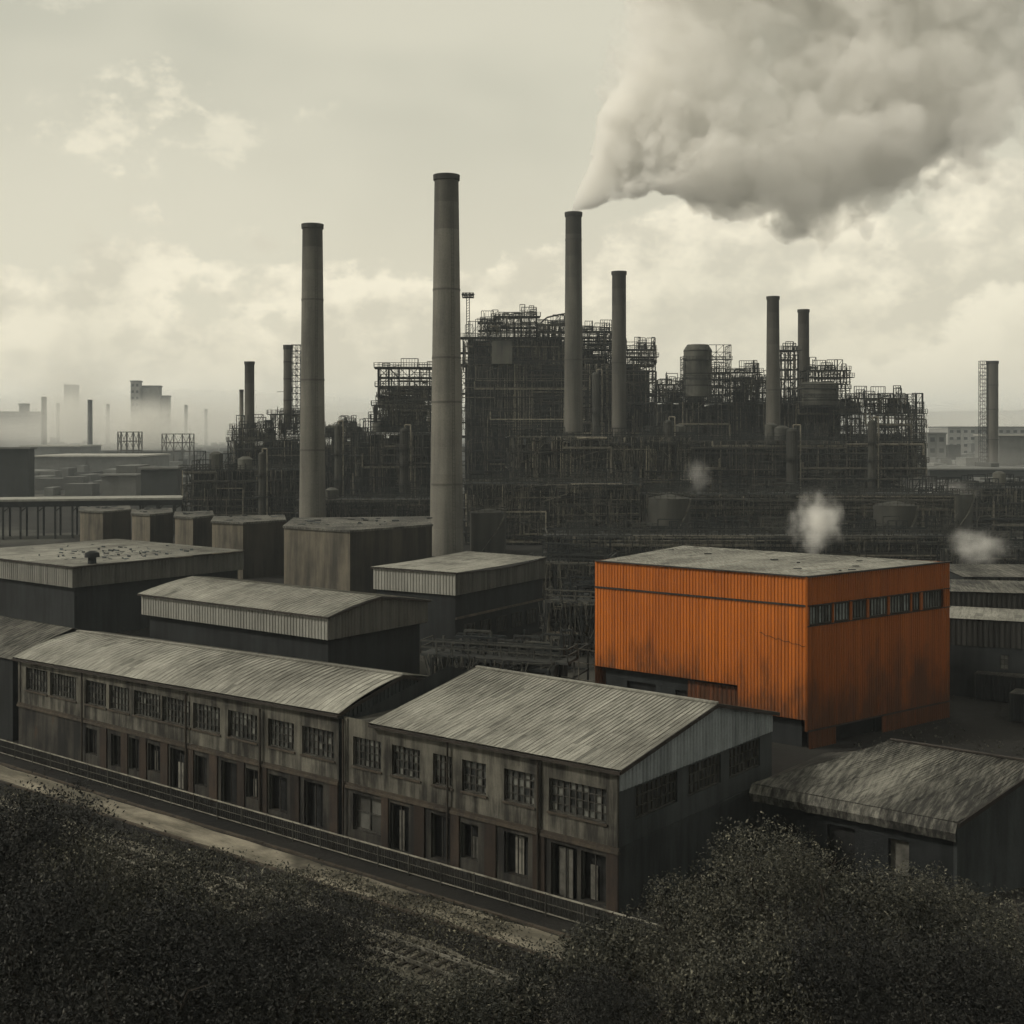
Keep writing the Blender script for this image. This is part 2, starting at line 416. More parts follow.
cy.caustics_reflective = False; cy.caustics_refractive = False
try: cy.volume_max_steps = 256
except Exception: pass

# ------------------------------------------------------------------ ground, path, track
g = MB()
g.face([(-6000,-200,0),(6000,-200,0),(6000,9000,0),(-6000,9000,0)])
g.build('ground', M['ground'], kind='structure')
OB = Vector((-10.7, 81.6, 0))                       # the corner the two street-front sheds share
def strip(name, d0, d1, u0, u1, z, mat, n=40, wob=0.0):
    b = MB()
    e0 = [d0 + R.uniform(-wob, wob) for _ in range(n+1)]; e1 = [d1 + R.uniform(-wob, wob) for _ in range(n+1)]
    for i in range(n):
        a, c = u0+(u1-u0)*i/n, u0+(u1-u0)*(i+1)/n
        b.face([(a,-e1[i],z),(c,-e1[i+1],z),(c,-e0[i+1],z),(a,-e0[i],z)])
    o = b.build(name, mat, kind='structure'); o.location = OB; o.rotation_euler = (0,0,TH); return o
strip('path', 4.3, 6.5, -70, 34, .012, M['path'], 60, .12)
strip('ballast_bed', 9.0, 12.6, -70, 40, .02, M['ballast'], 60, .3)
def kerb(d, u0, u1, label):
    b = MB(); u = u0
    while u < u1:
        l = R.uniform(1.6, 2.0); b.box(u, min(u+l-.03, u1), -d-.09, -d+.09, 0, R.uniform(.10, .15), R.uniform(.7, 1.1)); u += l
    o = b.build('kerb', M['ledge'], kind='structure'); o.location = OB; o.rotation_euler = (0,0,TH)
kerb(4.05, -70, 33, ''); kerb(6.75, -70, 33, '')
tr = thing('railway_track', 'overgrown railway track with two thin rails in the scrub beside the path', 'railway track', OB, TH)
for d in (10.1, 11.54):
    b = MB(); b.box(-70, 40, -d-.035, -d+.035, .13, .27, .75); b.box(-70, 40, -d-.07, -d+.07, .10, .13, .4); b.build('rail', M['rail'], tr)
b = MB()
for k in range(150):
    u = -70+k*.73; b.box(u, u+.24, -12.1+R.uniform(-.06,.06), -9.55+R.uniform(-.06,.06), .0, .10, R.uniform(.6,1.2))
b.build('sleepers', M['wood'], tr)

# fence along the street front
fe = thing('metal_fence', 'long low dark metal fence with pale top rail running past both street-front sheds', 'fence', OB, TH)
FD = 2.5; U0, U1 = -62, 27.5
b = MB(); b.bar((U0,-FD,1.22),(U1,-FD,1.22),.07,.07,.95); b.build('top_rail', M['rail'], fe)
b = MB(); b.bar((U0,-FD,.18),(U1,-FD,.18),.06,.06,.8); b.build('bottom_rail', M['rail'], fe)
b = MB(); b.bar((U0,-FD,.7),(U1,-FD,.7),.04,.04,.25)
u = U0
while u < U1:
    b.bar((u,-FD,.2),(u,-FD,1.2),.035,.035,R.choice((.0,.0,.02,.08))); u += .19
b.build('infill_bars', M['rail'], fe)
u = U0
while u < U1+.1:
    b = MB(); b.bar((u,-FD,0),(u,-FD,1.24),.08,.08,.10); b.build('post', M['rail'], fe); u += 2.5

# ------------------------------------------------------------------ the two street-front sheds
# long shed
LA = 37.8; OA = OB - U*LA - U*.5
A = thing('long_warehouse', 'long two-storey concrete shed with low curved roof and row of dark doorways by the fence', 'warehouse', OA, TH)
def build_street_front(root, o, L, W, ridge_v, zr0, ze0, ze1, zb, ups, lows, shorten, nx_panels, curve, white_first, gable_mat, end_windows, pale_doors=()):
    # upper wall
    up = MB(); lo = MB(); ops_u = []; ops_l = []
    zu0, zu1 = zb+1.35, zb+3.2
    for a, b in ups: ops_u.append((u_of(o, a), u_of(o, b), zu0, zu1))
    for k, (a, b, z0, z1) in enumerate(lows): ops_l.append((u_of(o, a), u_of(o, b), z0, z1))
    ztop = min(ze0, ze1)
    facade(up, FRONT, 0, L, zb+.22, ztop-.02, ops_u, .35)
    up.face([(0,0,ztop-.02),(L,0,ztop-.02),(L,0,ze1),(0,0,ze0)], .8)
    # pilaster strips on the upper floor
    k = 0
    n = int(L/4.6)
    for i in range(n+1):
        x = .2 + (L-.4)*i/n
        if not any(q[0]-.25 < x < q[1]+.25 for q in ops_u): up.box(x-.16, x+.16, -.07, 0, zb+.24, ztop-.1, R.uniform(.7,1.05))
    up.build('upper_wall', M['concrete'], root)
    facade(lo, FRONT, 0, L, 0, zb-.12, ops_l, .5, panel=2.2)
    lo.build('lower_wall', M['ground_wall'], root)
    b = MB(); b.box(-.05, L+.05, -.16, .1, zb-.12, zb+.06, .9); b.box(-.03, L+.03, -.09, .1, zb+.06, zb+.22, .7); b.build('ledge', M['ledge'], root)
    # rusty brick piers between the openings
    edges = sorted(ops_l)
    for q, w in zip(edges, edges[1:]):
        gap = w[0]-q[1]
        if gap > .7:
            c = (q[1]+w[0])/2; hw = min(.42, gap/2-.1)
            b = MB(); b.box(c-hw, c+hw, -.10, 0, 0, zb-.15, R.uniform(.5,1.1)); b.build('brick_pier', M['brick_pier'], root)
    b = MB(); b.box(L-.75, L-.02, -.10, 0, 0, zb-.15, 1.0); b.build('brick_pier', M['brick_pier'], root)
    for q in ops_u:
        w = q[1]-q[0]
        window(root, FRONT, q[0], q[1], q[2], q[3], max(3, round(w/.42)), 4, .3, .55)
        s = MB(); s.box(q[0]-.1, q[1]+.1, -.1, .02, q[2]-.12, q[2]-.003, .9); s.build('window_sill', M['ledge'], root)
    for k, q in enumerate(ops_l):
        if k in white_first:
            window(root, FRONT, q[0], q[1], max(q[2],.0), q[3], 2, 2, .4, .9, 'white_panel', .1)
        else:
            b = MB(); w = q[1]-q[0]
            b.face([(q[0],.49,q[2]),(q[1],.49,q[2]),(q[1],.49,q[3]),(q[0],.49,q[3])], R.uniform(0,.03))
            if R.random() < .55:   # a door leaf or board left in the opening
                x0 = q[0]+w*R.uniform(.1,.5); x1 = min(q[1]-.05, x0+w*R.uniform(.25,.45)); z1 = q[2]+(q[3]-q[2])*R.uniform(.6,.95)
                b.box(x0, x1, .38, .44, q[2]+.02, z1, R.uniform(.15,.6))
            if k in pale_doors: b.box(q[0]+w*.38, q[0]+w*.72, .30, .37, q[2]+.02, q[3]-.25, .33)  # a paler door panel
            o_ = b.build('doorway', M['void'], root)
            f = MB()
            for xx in (q[0]+.06, q[1]-.06): f.bar((xx,.2,q[2]),(xx,.2,q[3]),.1,.1,.8)
            f.bar((q[0]+.12,.2,q[3]-.06),(q[1]-.12,.2,q[3]-.06),.1,.1,.8)
            if w > 1.1: f.bar(((q[0]+q[1])/2,.22,q[2]),((q[0]+q[1])/2,.22,q[3]-.12),.06,.06,.6)
            f.build('door_frame', M['frame'], o_)
    # roof, two slopes with the far one mostly out of sight
    r = MB(); ov = .35
    s0, s1 = shorten, L+ov
    e0 = (s0,-ov,ze0-.02); e1 = (s1,-ov,ze1-.02); r0 = (s0,ridge_v,zr0[0]); r1 = (s1,ridge_v,zr0[1])
    roofquad(r, e0, e1, r1, r0, nx_panels, 5, .78, 1.16, .025, .07, curve)
    roofquad(r, (s1,W+ov,ze1-.1), (s0,W+ov,ze0-.1), r0, r1, nx_panels, 5, .7, 1.0, .02, .07, curve)
    ro = r.build('roof', M['roof'], root)
    b = MB(); b.bar((s0,ridge_v,zr0[0]+.08),(s1,ridge_v,zr0[1]+.08),.3,.1,.8); b.build('ridge_cap', M['roof'], ro)
    b = MB(); b.bar((s0,-ov-.05,ze0-.16),(s1,-ov-.05,ze1-.16),.14,.16,.9); b.build('gutter', M['trim'], ro)
    for q0, q1 in (((s1+.03,-ov,ze1-.10),(s1+.03,ridge_v,zr0[1]-.08)), ((s1+.03,W+ov,ze1-.18),(s1+.03,ridge_v,zr0[1]-.08)), ((s0-.03,-ov,ze0-.10),(s0-.03,ridge_v,zr0[0]-.08))):
        b = MB(); b.bar(q0, q1, .08, .22, .8); b.build('verge_board', M['trim'], ro)
    # end walls
    END = lambda s, i, z: (L-i, s, z)
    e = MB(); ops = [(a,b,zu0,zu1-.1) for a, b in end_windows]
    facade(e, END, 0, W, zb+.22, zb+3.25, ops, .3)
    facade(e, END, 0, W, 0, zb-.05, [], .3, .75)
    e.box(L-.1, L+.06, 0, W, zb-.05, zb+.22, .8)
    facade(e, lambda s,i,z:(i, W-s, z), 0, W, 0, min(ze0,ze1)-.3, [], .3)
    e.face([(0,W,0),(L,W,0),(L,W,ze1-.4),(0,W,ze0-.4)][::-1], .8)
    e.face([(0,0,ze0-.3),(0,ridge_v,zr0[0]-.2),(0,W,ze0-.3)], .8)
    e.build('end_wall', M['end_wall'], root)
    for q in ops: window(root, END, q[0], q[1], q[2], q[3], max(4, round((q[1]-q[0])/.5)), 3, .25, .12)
    gz = zb+3.25
    c = MB()
    top = lambda s: (ze1-.12) + (zr0[1]-ze1)*(s/ridge_v if s < ridge_v else (W-s)/(W-ridge_v)) - .05
    corr(c, (L+.04,0), (L+.04,W), gz, top, .36, .06, .85, 1.08)
    c.build('gable_sheeting', M[gable_mat], root)
ups_a = [(26,47),(50,76),(86,106),(109,129),(134,160),(162,190),(193,220),(228,257),(268,294),(302,334)]
lows_a = [(86,97,.9,2.9),(111,121,.5,2.9),(129,139,.6,3.0),(148,160,.9,2.9),(170,187,.05,3.0),(195,207,.8,2.9),(221,237,.05,3.0),(246,258,.9,2.9),(269,287,.5,2.9),(304,323,.05,3.05)]
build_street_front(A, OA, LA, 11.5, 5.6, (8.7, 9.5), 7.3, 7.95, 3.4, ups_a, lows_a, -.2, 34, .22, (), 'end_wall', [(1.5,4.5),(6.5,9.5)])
# shorter gabled shed
LB = 21.0
B = thing('gabled_warehouse', 'two-storey concrete shed with broad ribbed gable roof at the street corner nearest the viewer', 'warehouse', OB, TH)
ups_b = [(353,381),(392,420),(433,452),(462,486),(504,534),(549,606)]
lows_b = [(353,381,.7,3.0),(390,409,.05,3.0),(431,450,.3,3.0),(461,478,.8,2.9),(504,528,.6,3.0),(551,577,.05,3.05),(581,606,.3,3.0)]
build_street_front(B, OB, LB, 17.6, 10.0, (9.7, 9.7), 7.75, 7.9, 3.4, ups_b, lows_b, 2.6, 30, .0, (0,), 'blue_sheet', [(1.6,6.0),(7.2,11.0),(12,16)], (5,))
b = MB(); b.box(.02,2.55,.3,10,7.2,7.45,.5); b.build('flat_roof', M['roof_dark'], B)
for px in (344, 448, 538):      # rain pipes
    b = MB(); x = u_of(OB, px)+.12; b.cyl((x,-.2,.2),(x,-.2,7.6),.07,.07,6,.5); b.build('drainpipe', M['ledge'], B)
for px in (84, 188, 262):
    b = MB(); x = u_of(OA, px); b.cyl((x,-.2,.2),(x,-.2,7.2),.07,.07,6,.5); b.build('drainpipe', M['ledge'], A)

# dark shed at the left border
OC = OA - U*15.6 + V*.4
Cc = thing('dark_shed', 'sooty shed with worn low roof cut by the left edge, next to the long shed', 'shed', OC, TH)
b = MB(); facade(b, FRONT, 0, 14, 0, 6.9, [(5,7,0,3),(10,11.5,3.8,5.4)], .4); facade(b, lambda s,i,z:(14-i,s,z), 0, 11, 0, 6.9, []); b.face([(14,0,6.9),(14,11,6.9),(14,5.5,8.7)], .9); b.build('wall', M['dark_wall'], Cc)
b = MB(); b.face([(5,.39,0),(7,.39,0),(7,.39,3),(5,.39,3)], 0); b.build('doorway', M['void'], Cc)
window(Cc, FRONT, 10,11.5,3.8,5.4,3,3,.35,.1)
b = MB(); roofquad(b, (0,-.3,6.9),(14.3,-.3,6.9),(14.3,5.5,8.8),(0,5.5,8.8),14,4,.6,1.1,.03,.07,.12); roofquad(b,(14.3,11.3,6.9),(0,11.3,6.9),(0,5.5,8.8),(14.3,5.5,8.8),14,3,.6,1.1,.03,.07,.1); b.build('roof', M['roof_dark'], Cc)

# ------------------------------------------------------------------ sheds of the second row
def plinth_shed(root, L, W, z, fh, mat_lo='dark_wall', base_in=.6, right=True):
    b = MB()
    facade(b, FRONT, base_in, L-base_in, 0, z-fh, [], .3, panel=2.5)
    b.build('lower_wall', M[mat_lo], root)
    for k, o in enumerate(list(root.children)[-1:]):
        o.location = (0, base_in, 0)
    e = MB(); facade(e, lambda s,i,z_:(L-base_in-i,s,z_), base_in, W-base_in, 0, z-fh, [], .3, panel=2.5)
    facade(e, lambda s,i,z_:(base_in+i,W-s,z_), base_in, W-base_in, 0, z-fh, [], .3)
    e.box(.05,L-.05,.05,W-.05,z-fh-.02,z-fh+.1,.5)
    e.build('end_wall', M[mat_lo], root)
def wall_detail(root, L, z, inset, seed, doors=3):
    rg = random.Random(seed)
    for k in range(doors):
        x = inset + 1 + (L-2*inset-4)*(k+rg.uniform(.1,.7))/doors; w = rg.uniform(1.2,2.6); h = rg.uniform(2.4,3.4)
        b = MB(); b.box(x, x+w, inset-.04, inset+.05, 0, min(h, z-.4), rg.uniform(0,.10)); b.build('door', M['void'], root)
        b = MB(); b.bar((x-.06,inset-.05,0),(x-.06,inset-.05,min(h,z-.4)),.12,.1,1.2); b.bar((x+w+.06,inset-.05,0),(x+w+.06,inset-.05,min(h,z-.4)),.12,.1,1.2); b.bar((x-.1,inset-.06,min(h,z-.4)+.06),(x+w+.1,inset-.06,min(h,z-.4)+.06),.12,.1,1.2); b.build('door_frame', M['frame'], root)
    for k in range(5):
        x = rg.uniform(inset+.5, L-inset-.5); b = MB(); b.cyl((x,inset-.12,0),(x,inset-.12,z),.06,.06,6,rg.uniform(.1,.5)); b.build('conduit', M['pipe'], root)
    b = MB(); zz = z*rg.uniform(.55,.8); b.cyl((inset+.3,inset-.16,zz),(L-inset-.3,inset-.16,zz),.08,.08,6,.45); b.build('wall_pipe', M['pipe'], root)
    for k in range(3):
        x = inset+1.5+(L-2*inset-5)*(k+.5)/3; window(root, lambda s,i,z_: (s,inset-.35+i,z_), x, x+2.0, z*.55, z*.55+1.1, 4, 2, .3, .3)
# long low shed with pale fascia
OE = Vector((-39.6,136.8,0)); LE = 28.0; WE = 14.3
E = thing('long_low_shed', 'long low shed with pale ribbed fascia and shallow roof in the middle of the yard', 'shed', OE, math.atan2(-16.8,22.3))
plinth_shed(E, LE, WE, 8.5, 2.25); wall_detail(E, LE, 6.1, 1.2, 3)
b = MB(); corr(b, (0,0),(LE,0), 6.3, 8.45, .42, .07); corr(b,(LE,0),(LE,WE),6.3,lambda s: 8.45+(1.2*(s/7 if s<7 else (WE-s)/(WE-7))),.42,.07,.3,.42); corr(b,(0,WE),(0,0),6.3,8.45,.42,.07)  # right end tinted dark as its shaded side
b.build('fascia', M['fascia'], E)
b = MB(); roofquad(b,(-.2,-.3,8.5),(LE+.3,-.3,8.5),(LE+.3,7,9.7),(-.2,7,9.7),26,4,.8,1.15,.02,.08,.15); roofquad(b,(LE+.3,WE+.3,8.5),(-.2,WE+.3,8.5),(-.2,7,9.7),(LE+.3,7,9.7),26,3,.7,1,.02,.08,.1)
r_ = b.build('roof', M['roof'], E)
b = MB(); b.bar((-.2,-.35,8.42),(LE+.3,-.35,8.42),.1,.14); b.bar((LE+.33,-.3,8.45),(LE+.33,7,9.62),.1,.16); b.bar((LE+.33,7,9.62),(LE+.33,WE,8.45),.1,.16); b.build('edge_trim', M['trim'], r_)
# broad flat-roofed shed at the left
OF = Vector((-78.0,177.6,0)); LF = 30.0; WF = 27.0
Fd = thing('flat_roofed_shed', 'broad flat-roofed shed with ribbed fascia and littered roof at the left edge', 'shed', OF, TH)
plinth_shed(Fd, LF, WF, 9, 2.6); wall_detail(Fd, LF, 6.2, 1.2, 4)
b = MB(); corr(b,(0,0),(LF,0),6.4,8.95,.5,.08,.6,.9); b.build('fascia', M['fascia'], Fd)
b = MB(); corr(b,(LF,0),(LF,WF),6.4,8.95,.5,.08,.25,.36); b.build('side_fascia', M['fascia'], Fd)  # tint puts this side's shade into the colour
b = MB(); roofquad(b,(-.2,-.2,9),(LF+.2,-.2,9),(LF+.2,WF,9.1),(-.2,WF,9.1),20,10,.5,1.15,.03,.06); r_ = b.build('roof', M['roof'], Fd)
b = MB(); b.bar((-.2,-.25,8.92),(LF+.2,-.25,8.92),.12,.14); b.bar((LF+.25,-.2,8.92),(LF+.25,WF,8.92),.12,.14); b.build('edge_trim', M['trim'], r_)
b = MB()
for k in range(150):
    x, y = R.gauss(19,6), R.gauss(13,5)
    if .5<x<LF-.5 and .5<y<WF-1: s=R.uniform(.06,.3); b.box(x-s,x+s*R.uniform(.5,2.5),y-s*.5,y+s*.3,9.06,9.10+R.random()**3*.25,R.uniform(1.5,5))
o = b.build('debris', M['dark_wall']); o.location = OF; o.rotation_euler=(0,0,TH); tag(o,'dark rubble strewn over the broad flat roof at the left','debris',kind='stuff')
vt = thing('roof_ventilator','stubby dark ventilator standing on the front edge of the broad flat roof','ventilator',OF+U*(LF-1)+V*3.4+Vector((0,0,9.1)),TH)
b = MB(); b.cyl((0,0,0),(0,0,.8),.55,.5,12,.9); b.build('stack', M['dark_wall'], vt, True)
b = MB(); b.cyl((0,0,.8),(0,0,1.35),.95,.85,12,.8); b.cyl((0,0,1.35),(0,0,1.6),.85,.3,12,.9); b.build('cowl', M['dark_wall'], vt, True)
# square block with sagging roof
OG = Vector((-16.7,154.2,0)); uG = Vector((10.2,-6.2,0)); LG = uG.length; thG = math.atan2(-6.2,10.2); WG = 20.8
G = thing('square_block', 'square dark block with pale ribbed band under its flat roof, below the tallest chimney', 'building', OG, thG)
plinth_shed(G, LG, WG, 9.5, 2.7, base_in=.25); wall_detail(G, LG, 6.6, .5, 5, 2)
b = MB(); corr(b,(0,0),(LG,0),6.85,9.45,.42,.07,.85,1.1); b.build('fascia', M['fascia'], G)
b = MB(); corr(b,(LG,0),(LG,WG),6.85,lambda s: 9.45-.35*math.sin(math.pi*s/WG),.42,.07,.22,.36); b.build('side_fascia', M['fascia'], G)  # shaded side, darkened by tint
b = MB(); roofquad(b,(-.2,-.2,9.5),(LG+.2,-.2,9.5),(LG+.2,WG,9.55),(-.2,WG,9.7),12,9,.7,1.15,.03,.06,-.1); r_=b.build('roof', M['roof'], G)
b = MB(); b.bar((-.2,-.25,9.42),(LG+.2,-.25,9.42),.1,.14)
for k in range(8):
    s0,s1=WG*k/8,WG*(k+1)/8; zz=lambda s: 9.44-.35*math.sin(math.pi*s/WG); b.bar((LG+.25,s0,zz(s0)),(LG+.25,s1,zz(s1)),.1,.14)
b.build('edge_trim', M['trim'], r_)
b = MB(); b.box(LG-.25,LG-.1,.3,WG-.3,4.0,4.25,1.4); b.build('ledge', M['ledge'], G)
for k in range(5): window(G, lambda s,i,z:(LG-.25-i+.3,s,z), 2+k*3.6, 4.2+k*3.6, 1.4, 3.2, 3, 3, .25, .1)

# ------------------------------------------------------------------ the orange hall
PA = Vector((7.6,116.8,0)); PC = Vector((23.9,104.0,0)); PB = Vector((39.6,115.9,0)); PD = Vector((17.5,130.5,0))
K = thing('orange_hall', 'bright orange ribbed metal hall with a strip of windows and a pale flat roof', 'hall', PC, 0)
a_, b_, d_ = PA-PC, PB-PC, PD-PC; o_ = Vector((0,0,0))
LL, LR = a_.length, b_.length
ZT = 14.05
cut = LL*.70
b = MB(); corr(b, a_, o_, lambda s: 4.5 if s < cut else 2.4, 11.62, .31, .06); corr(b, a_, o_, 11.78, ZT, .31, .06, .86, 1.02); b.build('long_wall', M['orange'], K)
b = MB(); corr(b, o_, b_, 1.55, 10.05, .31, .06, .50, .62); corr(b, o_, b_, 11.68, ZT, .31, .06, .52, .64)  # shade of the short wall painted in by a darker tint
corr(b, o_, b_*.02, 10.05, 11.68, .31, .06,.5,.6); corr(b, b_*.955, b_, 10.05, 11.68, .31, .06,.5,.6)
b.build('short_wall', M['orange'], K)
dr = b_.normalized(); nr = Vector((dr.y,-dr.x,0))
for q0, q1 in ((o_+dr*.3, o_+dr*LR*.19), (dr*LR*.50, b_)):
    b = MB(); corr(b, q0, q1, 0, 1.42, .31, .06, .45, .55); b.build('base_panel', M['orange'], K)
b = MB(); b.bar(o_+nr*.1+Vector((0,0,1.48)), b_+nr*.1+Vector((0,0,1.48)), .06, .1)
b.build('trim', M['trim'], K); b = MB(); b.bar(o_+nr*.11+Vector((0,0,11.7)), b_+nr*.11+Vector((0,0,11.7)), .06, .07); b.build('trim', M['trim'], K); b = MB(); b.bar(o_+nr*.11+Vector((0,0,10.02)), b_+nr*.11+Vector((0,0,10.02)), .06, .08)
b.build('trim', M['trim'], K); b = MB()
dl = (-a_).normalized(); nl = Vector((dl.y,-dl.x,0))
b.bar(a_+nl*.1+Vector((0,0,11.7)), nl*.1+Vector((0,0,11.7)), .08, .16)
b.build('trim', M['trim'], K); b = MB(); b.bar(a_+nl*.1+Vector((0,0,ZT+.03)), nl*.1+Vector((0,0,ZT+.03)), .3, .1); b.bar(nr*.1+Vector((0,0,ZT+.03)), b_+nr*.1+Vector((0,0,ZT+.03)), .3, .1)
b.build('trim', M['trim'], K)
b = MB()
b.box(-.09,.09,-.09,.09,1.5,ZT,1.0); b.build('corner_flashing', M['orange'], K)
# ribbon of panes on the short wall: real recessed glazing
T = lambda s,i,z: tuple(dr*s - nr*i + Vector((0,0,z)))
x = LR*.02; end = LR*.955
ws = [(.03,.17),(.18,.285),(.30,.40),(.415,.545),(.56,.71),(.72,.78),(.80,.945)]
for k,(p,q) in enumerate(ws): window(K, T, LR*p, LR*q, 10.08, 11.6, max(2,round(LR*(q-p)/.42)), 1, .25, .85 if k in(1,3,4) else .45, 'blue_pane', .08, 'window')
for k,(p,q) in enumerate(ws[:-1]):
    s0,s1=LR*q,LR*ws[k+1][0]; b = MB(); b.hexa([T(s0,0,10.05),T(s1,0,10.05),T(s1,.3,10.05),T(s0,.3,10.05),T(s0,0,11.66),T(s1,0,11.66),T(s1,.3,11.66),T(s0,.3,11.66)],.5); b.build('window_mullion', M['orange'], K)
# dark plinth set back under the cladding
b = MB()
T2 = lambda s,i,z: tuple(a_ + dl*s - nl*i + Vector((0,0,z)))
facade(b, lambda s,i,z: T2(s,i+.7,z), .7, LL-.7, 0, 5.6, [(3,6,0,3.4),(8,9.6,1.2,3.2),(11,14.5,.8,3.4)], .4, panel=2.5)
facade(b, lambda s,i,z: T(s,i+.5,z), .7, LR-.7, 0, 10, [(LR*.2,LR*.49,0,1.4)], .3, .8)
b.build('plinth', M['dark_wall'], K)
for s0,s1,z0,z1 in ((3,6,0,3.4),(8,9.6,1.2,3.2),(11,14.5,.8,3.4)):
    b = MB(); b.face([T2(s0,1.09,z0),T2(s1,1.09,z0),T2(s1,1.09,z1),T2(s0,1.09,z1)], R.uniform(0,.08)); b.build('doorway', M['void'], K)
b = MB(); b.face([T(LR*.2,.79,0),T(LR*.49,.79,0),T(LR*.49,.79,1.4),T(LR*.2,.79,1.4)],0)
b.build('doorway', M['void'], K)
b = MB(); corr(b, a_+dl*(LL*.45), a_+dl*(LL*.72), 2.4, 4.2, .44, .05, .12, .3); 
o2 = b.build('stained_panel', M['orange'], K); o2.location = -nl*.6
b = MB(); roofquad(b, a_+Vector((0,0,ZT-.12)), Vector((0,0,ZT-.12)), b_+Vector((0,0,ZT-.05)), d_+Vector((0,0,ZT+.15)), 18, 12, .75, 1.15, .03, .05)
r_ = b.build('roof', M['roof'], K)
b = MB()
for k in range(10):
    s,t_ = R.random()**.6, R.random(); p = (a_*(1-s)+o_*s)*(1-t_)+(d_*(1-s)+b_*s)*t_; w=R.uniform(.1,.35)
    b.box(p.x-w,p.x+w,p.y-w*.5,p.y+w*.5,ZT+.08,ZT+.12+R.uniform(0,.05),R.uniform(.6,3))
b.build('roof_patches', M['dark_wall'], r_, kind='stuff')
b = MB(); corr(b, b_, d_, 0, ZT, .31,.06,.6,.7); corr(b, d_, a_, 0, ZT, .31,.06,.6,.7); b.build('rear_wall', M['orange'], K)
# loose cable sagging along the long wall
b = MB(); pts=[]
for k in range(15):
    s=.80+.2*k/14; p=a_*(1-s)+nl*.10; pts.append(p+Vector((0,0,9.2-.8*(k/14)**.7+.07*math.sin(k*2.3))))
b.poly(pts,.025,5,.5); b.build('cable', M['trim'], K)

# ------------------------------------------------------------------ collapsing shed at the lower right
OD = Vector((14.9,77.6,0)); D = thing('sagging_shed', 'low shed with a torn, sagging, stained roof behind the bushes at the lower right', 'shed', OD, TH)
LD = 12.2
b = MB(); facade(b, FRONT, .3, LD-.3, 0, 4.2, [(1.2,2.6,.6,3),(4.5,6.2,0,3),(8.2,9.4,.8,2.9)], .35); b.build('front_wall', M['dark_wall'], D)
for q in ((1.2,2.6,.6,3),(4.5,6.2,0,3)):
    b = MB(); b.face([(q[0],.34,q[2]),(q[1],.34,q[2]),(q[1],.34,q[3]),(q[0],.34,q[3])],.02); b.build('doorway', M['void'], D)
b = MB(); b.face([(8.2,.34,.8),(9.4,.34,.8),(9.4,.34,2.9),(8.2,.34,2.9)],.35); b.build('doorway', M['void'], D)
b = MB(); b.hexa([(LD-.3,0,0),(LD-.1,0,0),(LD+2.4,6.7,0),(LD+2.2,6.7,0),(LD-.3,0,4.3),(LD-.1,0,4.3),(LD+2.4,6.7,6.5),(LD+2.2,6.7,6.5)],.9)
b.hexa([(LD+2.2,6.7,0),(LD+2.4,6.7,0),(LD+2.4,13,0),(LD+2.2,13,0),(LD+2.2,6.7,6.5),(LD+2.4,6.7,6.5),(LD+2.4,13,4.6),(LD+2.2,13,4.6)],.9); b.build('end_wall', M['end_wall'], D)
b = MB(); roofquad(b,(-.3,-.2,4.55),(LD,-.2,4.55),(LD+2.5,6.7,6.75),(5.6,6.7,6.75),22,8,.55,1.3,.05,.06,-.12)
roofquad(b,(LD+2.5,13,4.7),(3,13,4.7),(5.6,6.7,6.75),(LD+2.5,6.7,6.75),14,4,.5,1.1,.05,.06)
b.face([(-.3,-.2,4.5),(5.6,6.7,6.7),(3,13,4.6),(-.3,10,4.4)],.6); r_=b.build('roof', M['roof_dark'], D)
b = MB()       # the torn eave that hangs down
n=46; prev=None
for k in range(n+1):
    x=-.3+(LD+.3)*k/n; drop=.95+.05*mnoise.noise((k*.31,2,5))+R.uniform(-.03,.03); y=-.42-R.uniform(0,.03)
    cur=((x,-.2,4.55),(x,y-.15,4.55-drop*.5),(x,y-.05,4.55-drop))
    if prev:
        b.face([prev[1],cur[1],cur[0],prev[0]],R.uniform(.5,1.2)); b.face([prev[2],cur[2],cur[1],prev[1]],R.uniform(.35,.9))
    prev=cur
b.build('torn_eave', M['roof_dark'], r_)
b = MB(); b.bar((LD+.1,-.3,4.45),(LD+2.6,6.7,6.65),.1,.25,.7); b.bar((LD+2.6,6.7,6.65),(LD+2.6,13,4.6),.1,.25,.7); b.bar((5.6,6.7,6.85),(LD+2.5,6.7,6.85),.25,.08,1.2); b.build('verge_board', M['trim'], r_)

# ------------------------------------------------------------------ sheds to the right of the orange hall
def flat_shed(name,label,p0,p1,depth,z,fh,roofmat,win=None,cat='shed',lo='dark_wall'):
    p0=Vector(p0);p1=Vector(p1); d=p1-p0; L=d.length; th=math.atan2(d.y,d.x)
    r=thing(name,label,cat,p0,th)
    b=MB(); ops=[win] if win else []
    facade(b,FRONT,0,L,0,z-fh,ops,.3); facade(b,lambda s,i,zz:(L-i,s,zz),0,depth,0,z-.1,[],.3); facade(b,lambda s,i,zz:(i,depth-s,zz),0,depth,0,z-.1,[],.3); b.face([(L,depth,0),(0,depth,0),(0,depth,z-.1),(L,depth,z-.1)],.8)
    b.build('wall',M[lo],r)
    b=MB(); corr(b,(0,-.06),(L,-.06),z-fh,z-.05,.5,.08,.05,.11); b.build('fascia',M['fascia'],r)
    b=MB(); roofquad(b,(-.2,-.3,z),(L+.2,-.3,z),(L+.2,depth,z+.25),(-.2,depth,z+.25),max(4,int(L/1.4)),4,.6,1.1,.03,.06); b.build('roof',M[roofmat],r)
    if win: window(r,FRONT,*win,2,3,.25,2.2)  # pale pane tint makes the window look lit
    return r
